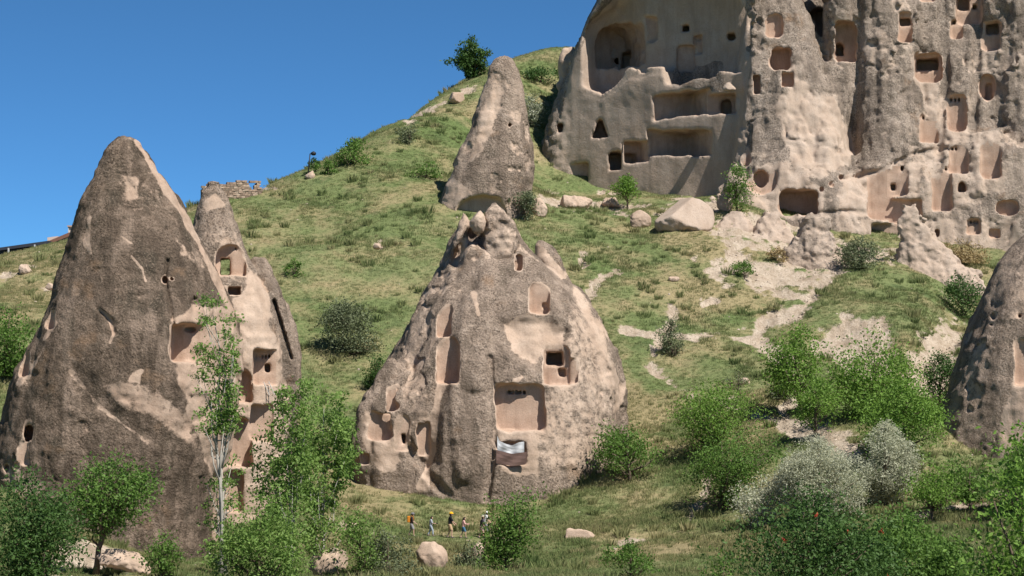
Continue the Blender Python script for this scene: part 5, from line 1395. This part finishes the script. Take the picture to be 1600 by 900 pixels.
    part('trousers' if long_pants else 'shorts', lambda P: smax(smax(np.minimum(torso(P, 0.016), leg(P, 0.03, 0.035 if not long_pants else 0.022)), zc - P[:, 2], 0.01), P[:, 2] - 0.95, 0.01), [-0.5, -0.3, zc - 0.05], [0.5, 0.3, 1.0], pants)
    sm = cloth('shoe_fabric', (0.10, 0.09, 0.085))
    for h_, k_, a_, t_ in legs:
        part('shoe', lambda P: smax(np.minimum(capsule(P, a_ - [0.04, 0, 0.03], t_, 0.05, 0.042), capsule(P, a_ - [0.02, 0, 0.04], a_ + [0, 0, 0.03], 0.05, 0.048)), -P[:, 2] + min(a_[2], t_[2]) - 0.052, 0.005), a_ - [0.16, 0.12, 0.2], t_ + [0.12, 0.12, 0.2], sm)
    hm = simple_mat('hair', hair, 0.6, 0.2, 20)
    def hairf(P):
        q = P - head
        d = skull(P) - 0.016
        if long_hair: d = smin(d, capsule(P, head + [-0.07, 0, 0.0], head + [-0.10, 0, -0.17], 0.06, 0.04), 0.03)
        return smax(d, np.minimum(q[:, 0] - 0.03 + (0 if True else 0), 0.2) - np.maximum(q[:, 2] - 0.03, 0) * 1.2, 0.01) if not long_hair else smax(d, q[:, 0] - 0.035 - np.maximum(q[:, 2] - 0.03, 0) * 1.2, 0.01)
    part('hair', hairf, head - [0.22, 0.13, 0.26], head + [0.17, 0.13, 0.2], hm, 0.018)
    if hat:
        def hatf(P):
            q = P - head
            d = smax(skull(P) - 0.034, 0.035 - q[:, 2], 0.008)
            b = smax(np.hypot((q[:, 0] - 0.08) / 1.0, q[:, 1]) - 0.10, np.abs(q[:, 2] - 0.045) - 0.014, 0.006)
            return np.minimum(d, b) if hat_brim else d
        part('cap', hatf, head - [0.18, 0.16, 0.02], head + [0.24, 0.16, 0.2], hat, 0.016)
    return root, g, S, tw, neck, chest, arms
p1 = person('walker in dark brown shirt, grey shorts and cap, last of the row', 643, 839, 802, cloth('brown_shirt', (0.06, 0.04, 0.035)), cloth('grey_shorts', (0.28, 0.27, 0.27)), cloth('grey_cap', (0.16, 0.16, 0.17)), step=0.16, armf=0.3, bend=0.6)
p2 = person('walker in blue-grey shirt and light jeans holding something in front', 673, 838, 807, cloth('blue_grey_shirt', (0.36, 0.38, 0.44)), cloth('light_jeans', (0.33, 0.38, 0.45)), None, long_pants=True, step=0.2, armf=0.35, armb=0.25, bend=1.1)
p3 = person('walker in black shirt, beige shorts and yellow-orange cap', 703, 841, 801, cloth('black_shirt', (0.013, 0.014, 0.018)), cloth('beige_shorts', (0.52, 0.36, 0.22)), cloth('yellow_cap', (0.80, 0.42, 0.02)), step=0.12, armf=0.55, armb=0.3, bend=0.25)
p4 = person('walker in pink top and blue denim shorts with dark hair', 724, 842, 809, cloth('pink_top', (0.62, 0.36, 0.33)), cloth('denim_shorts', (0.06, 0.15, 0.25)), None, long_hair=True, step=0.2, armf=0.45, armb=0.2, bend=1.2)
p5 = person('walker in black shirt and pinkish shorts beside the white-capped one', 752, 841, 806, cloth('charcoal_shirt', (0.025, 0.022, 0.028)), cloth('pinkish_shorts', (0.42, 0.29, 0.26)), cloth('sand_cap', (0.45, 0.38, 0.27)), step=0.14, lean=0.1, armf=0.15, bend=0.3)
p6 = person('walker in white cap and pale shirt, foremost of the row', 758, 840, 803, cloth('pale_shirt', (0.62, 0.61, 0.58)), cloth('grey_trousers', (0.22, 0.21, 0.22)), cloth('white_cap', (0.80, 0.80, 0.78)), step=0.18, lean=0.12, armf=0.3, bend=0.5, long_pants=True, Yoff=0.9)
def backpack(label, who, col, group='backpacks'):
    root, g, S, tw, neck, chest, arms = who
    e = empty('backpack', tw(np.array([chest - [0.2, 0, 0.25]]))[0]); tag(e, label, 'backpack', group)
    m = cloth('backpack_fabric', col)
    def pk(P):
        q = np.abs(P - (chest + [-0.235, 0, -0.02])) - np.array([0.06, 0.11, 0.19])
        return np.linalg.norm(np.maximum(q, 0), axis=1) + np.minimum(q.max(1), 0) - 0.045
    V, Q = net(pk, chest - [0.42, 0.25, 0.35], chest + [0.0, 0.25, 0.3], 0.022)
    new_mesh('bag', tw(V), Q, [m], True, None, np.array(e.location), e)
    for s in (-1, 1):
        mb = MB()
        mb.tube(tw(np.array([chest + [-0.18, s * 0.1, 0.15], chest + [-0.02, s * 0.11, 0.245], chest + [0.135, s * 0.11, 0.12], chest + [0.15, s * 0.12, -0.08], chest + [-0.17, s * 0.13, -0.18]])), 0.018 * S, 6)
        mb.build('strap', m, e, np.array(e.location), True)
backpack('orange backpack on the walker in dark brown shirt', p1, (0.55, 0.20, 0.02))
backpack('grey backpack on the walker in white cap', p6, (0.22, 0.22, 0.25))
# walking stick of the black-shirted walker, thing held by the blue-grey walker
ha = p3[3](np.array([p3[6][0][3]]))[0]
mb = MB(); foot = ha + np.array([0.35, -0.1, 0]); foot[2] = tz(foot[0], foot[1])[0] - 0.02
mb.tube([ha + (ha - foot) * 0.12, ha, foot], [0.014, 0.013, 0.010], 6)
st = empty('walking_stick', foot); tag(st, 'thin walking stick held by the walker in yellow-orange cap', 'stick')
mb.build('shaft', simple_mat('stick_wood', (0.30, 0.22, 0.15), 0.7), st, foot)
mb = MB(); mb.tube([ha + (ha - foot) * 0.14, ha + (ha - foot) * 0.02], [0.02, 0.018], 6); mb.build('grip', simple_mat('stick_grip', (0.03, 0.03, 0.03), 0.8), st, foot)
ha = p2[3](np.array([p2[6][0][3]]))[0] + np.array([0.06, 0, 0.02])
cm_ = empty('hand_camera', ha - [0, 0, 0.05]); tag(cm_, 'small dark camera in the hands of the blue-grey walker', 'camera')
mk = simple_mat('black_plastic', (0.02, 0.02, 0.022), 0.4)
mb = MB(); mb.box(ha, (0.035, 0.065, 0.045)); mb.box(ha + [0, 0, 0.055], (0.025, 0.03, 0.012)); mb.build('camera_body', mk, cm_, np.array(cm_.location))
mb = MB(); mb.tube([ha + [0.03, 0, 0], ha + [0.10, 0, 0]], [0.032, 0.03], 12); mb.build('lens', mk, cm_, np.array(cm_.location))
print('people', round(time.time() - T0, 1))

# ------------------------------------------------------------------ lamp post and ruined wall on the skyline, roofs at the left
lp = ground_px(481, 277); ppm = FPX / lp[1]
top = W(484.5, 240, lp[1])
lamp = empty('lamp_post', lp); tag(lamp, 'slightly leaning black lamp post on the grassy skyline', 'lamp post')
mlamp = simple_mat('black_iron', (0.018, 0.02, 0.025), 0.5)
mb = MB(); mb.tube([lp - [0, 0, 0.4], lp + (top - lp) * 0.5, top], [0.085, 0.07, 0.06], 8); mb.build('pole', mlamp, lamp, lp, True)
mb = MB(); mb.tube([top - [0, 0, 0.12], top + [0.12, 0, 0.10], top + [0.45, 0, 0.12]], [0.05, 0.045, 0.04], 7); mb.build('arm', mlamp, lamp, lp, True)
mb = MB()
hd = top + np.array([0.38, 0, 0.02])
ring = [(0.06, 0.22), (0.20, 0.16), (0.30, 0.02), (0.26, -0.16), (0.16, -0.22)]
Vv = np.array([[hd[0] + r * math.cos(2 * math.pi * k / 10), hd[1] + r * math.sin(2 * math.pi * k / 10), hd[2] + z] for r, z in ring for k in range(10)])
Qv = [[i * 10 + k, i * 10 + (k + 1) % 10, (i + 1) * 10 + (k + 1) % 10, (i + 1) * 10 + k] for i in range(4) for k in range(10)]
mb.add(np.vstack([Vv, [hd + [0, 0, 0.24], hd - [0, 0, 0.22]]]), Qv, [[50, (k + 1) % 10, k] for k in range(10)] + [[51, 40 + k, 40 + (k + 1) % 10] for k in range(10)])
mb.build('lamp_head', mlamp, lamp, lp, True)
boulder('stone_block', 'round pale stone block at the foot of the lamp post', 485, 279, 13, 13, 571, 0.9, 2.4, None, 0, 1.0, None, None, 0.2, 'stone')

wallY = 250.5
A, B = W(314, 318, wallY), W(404, 306, wallY + 2.0)
ws = empty('masonry_ruin', (A + B) / 2); tag(ws, 'ruined wall of small rough stones on the skyline behind the companion cone', 'wall')
mstone = [simple_mat('wall_stone', c, 0.95, 0.25, 3) for c in ((0.30, 0.22, 0.16), (0.24, 0.175, 0.13), (0.36, 0.28, 0.21))]
mortar = simple_mat('wall_mortar', (0.16, 0.12, 0.09), 0.95, 0.2, 4)
rs = np.random.RandomState(91)
dirv = (B - A); L_ = np.hypot(dirv[0], dirv[1]); yaw = math.atan2(dirv[1], dirv[0]); ux = np.array([dirv[0], dirv[1], 0]) / L_
nrm = np.array([ux[1], -ux[0], 0])
topz = lambda u: np.interp(u, [0, 0.12, 0.5, 0.72, 0.8, 1.0], [W(314, 291, wallY)[2], W(326, 288, wallY)[2], W(350, 286, wallY + 1)[2], W(385, 281, wallY + 1.4)[2], W(390, 284, wallY + 1.4)[2], W(404, 281, wallY + 2)[2]])
cnt = 0
seg_n = 24
for face in range(1):
    h = 0.24
    z = A[2] - 1.2
    row = 0
    proto = {}
    while z < 40 and row < 22:
        u = 0.0 + (row % 2) * 0.02
        while u < 1.0:
            w = rs.uniform(0.24, 0.48)
            uc = u + w / 2 / L_
            if z + h * 0.5 < topz(uc) and not (0.84 < uc < 0.93 and z + h > topz(uc) - 0.75 and z + h < topz(uc) - 0.15):
                m = rs.randint(3)
                key = (m, rs.randint(4))
                c = A + ux * (uc * L_) + nrm * rs.uniform(-0.04, 0.05)
                c[2] = z + h / 2
                if key not in proto:
                    mb = MB(); mb.box(np.zeros(3), np.array([0.5, 0.35, 0.5]), 0, 0.05, rs)
                    o = mb.build('stone', mstone[m], None, np.zeros(3), False)
                    proto[key] = o.data
                    bpy.data.objects.remove(o)
                o = bpy.data.objects.new('stone', proto[key]); COL.objects.link(o)
                o.parent = ws
                o.location = tuple(c - np.array(ws.location)); o.rotation_euler = (0, 0, yaw + rs.uniform(-0.06, 0.06)); o.scale = (w * 0.95, 0.9, h * rs.uniform(0.85, 0.98))
                cnt += 1
            u += w / L_
        z += h; row += 1
mb = MB()
uu = np.linspace(0.01, 0.99, seg_n)
for a_, b_ in zip(uu[:-1], uu[1:]):
    zt = min(topz(a_), topz(b_)) - 0.35
    if 0.80 < (a_ + b_) / 2 < 0.95: zt -= 0.8
    c = A + ux * ((a_ + b_) / 2 * L_) - nrm * 0.25
    z0_ = A[2] - 1.3
    mb.box(np.array([c[0], c[1], (zt + z0_) / 2]), np.array([(b_ - a_) * L_ / 2 + 0.005, 0.28, (zt - z0_) / 2]), yaw)
mb.build('mortar_core', mortar, ws, np.array(ws.location))

def zl(px, py, Y): return W(px, py, Y)
YB = 246.0
dk = simple_mat('dark_awning', (0.035, 0.04, 0.055), 0.6)
tn = simple_mat('rust_roof', (0.20, 0.10, 0.07), 0.8, 0.2, 4)
wl = simple_mat('pale_plaster', (0.55, 0.45, 0.38), 0.9)
gl = simple_mat('window_glass', (0.03, 0.035, 0.04), 0.2)
pst = simple_mat('grey_post', (0.45, 0.47, 0.48), 0.6)
c0_ = zl(2, 402, YB); pav = empty('terrace_pavilion', c0_); tag(pav, 'dark flat-roofed terrace pavilion on the left skyline', 'building')
def slab(name, mat, parent, corners, Y, th, dy):
    """upright quad outline (pixels at depth Y) given real thickness dy"""
    F_ = np.array([zl(a_, b_, Y) for a_, b_ in corners]); Bk = F_ + np.array([0, dy, 0])
    n_ = len(F_)
    V_ = np.vstack([F_, Bk])
    mb = MB()
    mb.add(V_, [[i, (i + 1) % n_, n_ + (i + 1) % n_, n_ + i] for i in range(n_)] + ([[3, 2, 1, 0], [n_, n_ + 1, n_ + 2, n_ + 3]] if n_ == 4 else []))
    return mb.build(name, mat, parent, np.array(parent.location))
slab('roof', dk, pav, [(-80, 398), (-80, 402), (76, 381), (76, 376)], YB, 0, 5)
slab('wall', simple_mat('dark_panel', (0.028, 0.036, 0.05), 0.5), pav, [(-78, 402), (-78, 425), (50, 400), (50, 386)], YB + 0.4, 0, 0.2)
for x_ in (-30, 12, 53):
    slab('post', pst, pav, [(x_, 389 - x_ * 0.13), (x_, 412 - x_ * 0.13), (x_ + 2.4, 412 - x_ * 0.13), (x_ + 2.4, 389 - x_ * 0.13)], YB - 0.06, 0, 0.15)
hs = empty('hillside_hut', zl(95, 385, YB + 2)); tag(hs, 'low hut with sloping rusty roof right of the dark pavilion', 'building')
slab('roof', tn, hs, [(70, 379), (70, 384), (108, 369), (108, 363)], YB + 2, 0, 3)
slab('wall', wl, hs, [(72, 384), (72, 400), (106, 390), (106, 370)], YB + 2.3, 0, 2.4)
slab('chimney', wl, hs, [(74, 371), (74, 381), (90, 375), (90, 369)], YB + 2.6, 0, 0.8)
sh = empty('small_house', zl(115, 372, YB + 3)); tag(sh, 'small pinkish house with flat tiled roof beside the dark cone', 'building')
slab('wall', wl, sh, [(108, 354.5), (108, 385), (150, 380), (150, 357)], YB + 3.2, 0, 3)
slab('roof', simple_mat('pale_tile', (0.42, 0.30, 0.24), 0.9), sh, [(105, 352), (105, 354.2), (152, 356.6), (152, 354)], YB + 3, 0, 3.6)
wd = slab('window', gl, sh, [(114, 361), (114, 366), (118, 366), (118, 361)], YB + 3.14, 0, 0.1)
slab('corner_post', pst, sh, [(106.2, 354.4), (106.2, 372), (107.8, 372), (107.8, 354.4)], YB + 3.1, 0, 0.15)

# ------------------------------------------------------------------ metal sheets in the central cone, ladder at the companion cone
def surf_Y(f, px, py, y0, y1):
    Ys = np.arange(y0, y1, 0.05)
    v = f(ray(px, py)[None] * Ys[:, None]) < 0
    return float(Ys[int(np.argmax(v))])
fm = lambda P: base_mid(P) + det_mid(P)
Ysh = min(surf_Y(fm, x_, y_, 174, 200) for x_ in (780, 800, 820) for y_ in (690, 708, 724))
def sheet(name, label, mat, outline, Y, waves, amp):
    n = 28
    xs = np.linspace(0, 1, n)
    tpx = np.interp(xs, *zip(*outline['top'])); bpx = np.interp(xs, *zip(*outline['bottom']))
    px_ = outline['x'][0] + (outline['x'][1] - outline['x'][0]) * xs
    V = []
    for dy in (0.0, 0.012):
        for i in range(n):
            for r_ in range(5):
                q = zl(px_[i], tpx[i] + (bpx[i] - tpx[i]) * r_ / 4, Y)
                V.append(q + [0, dy + amp * math.sin(xs[i] * waves * 6.283) + 0.03 * math.sin(r_ * 1.7 + i * 0.3), 0])
    o_ = n * 5
    Q = []
    for i in range(n - 1):
        for r_ in range(4):
            a_ = i * 5 + r_
            Q += [[a_, a_ + 1, a_ + 6, a_ + 5], [o_ + a_, o_ + a_ + 5, o_ + a_ + 6, o_ + a_ + 1]]
    edge = [i * 5 for i in range(n)] + [(n - 1) * 5 + r_ for r_ in range(1, 5)] + [i * 5 + 4 for i in range(n - 2, -1, -1)] + [r_ for r_ in range(3, 0, -1)]
    for i in range(len(edge)):
        a_, b_ = edge[i], edge[(i + 1) % len(edge)]
        Q.append([a_, b_, o_ + b_, o_ + a_])
    V = np.array(V)
    o = new_mesh(name, V, np.array(Q), [mat], False, None, V.mean(0) - [0, 0, 0.5])
    return tag(o, label, 'metal sheet')
msil = simple_mat('galvanised_metal', (0.50, 0.51, 0.52), 0.6, 0.35, 3, 0.15)
mbr = simple_mat('rusted_metal', (0.15, 0.095, 0.08), 0.75, 0.35, 3, 0.1)
sheet('metal_sheet', 'crumpled silver metal sheet fixed under the large niche of the central cone', msil, dict(x=(777, 819), top=[(0, 681), (0.08, 689), (0.35, 694), (0.55, 696), (0.8, 691), (1, 690)], bottom=[(0, 705), (1, 712)]), Ysh - 0.02, 2.3, 0.05)
sheet('metal_sheet', 'rusty brown metal sheet under the silver one on the central cone', mbr, dict(x=(775.5, 823), top=[(0, 703), (0.5, 709), (1, 706)], bottom=[(0, 724), (0.5, 728), (0.95, 726), (1, 722)]), Ysh - 0.12, 1.5, 0.03)
fc = lambda P: base_comp(P) + det_comp(P)
Yl = surf_Y(fc, 415, 612, 160, 190)
ml = simple_mat('grey_wood', (0.42, 0.40, 0.37), 0.8)
f0, f1 = W(421, 618, Yl - 0.25), W(412, 597, Yl + 0.1)
ld = empty('ladder', f0); tag(ld, 'short grey ladder lying below the upper niche of the pale companion cone', 'ladder')
wv = np.array([0.38, -0.05, 0.05])
for s in (0, 1):
    mb = MB(); mb.tube([f0 + wv * s, f1 + wv * s], [0.035, 0.035], 6); mb.build('rail', ml, ld, f0)
for k in range(4):
    q = f0 + (f1 - f0) * (0.15 + 0.23 * k)
    mb = MB(); mb.tube([q, q + wv], [0.02, 0.02], 6); mb.build('rung', ml, ld, f0)
print('done', round(time.time() - T0, 1), 'stones', cnt)
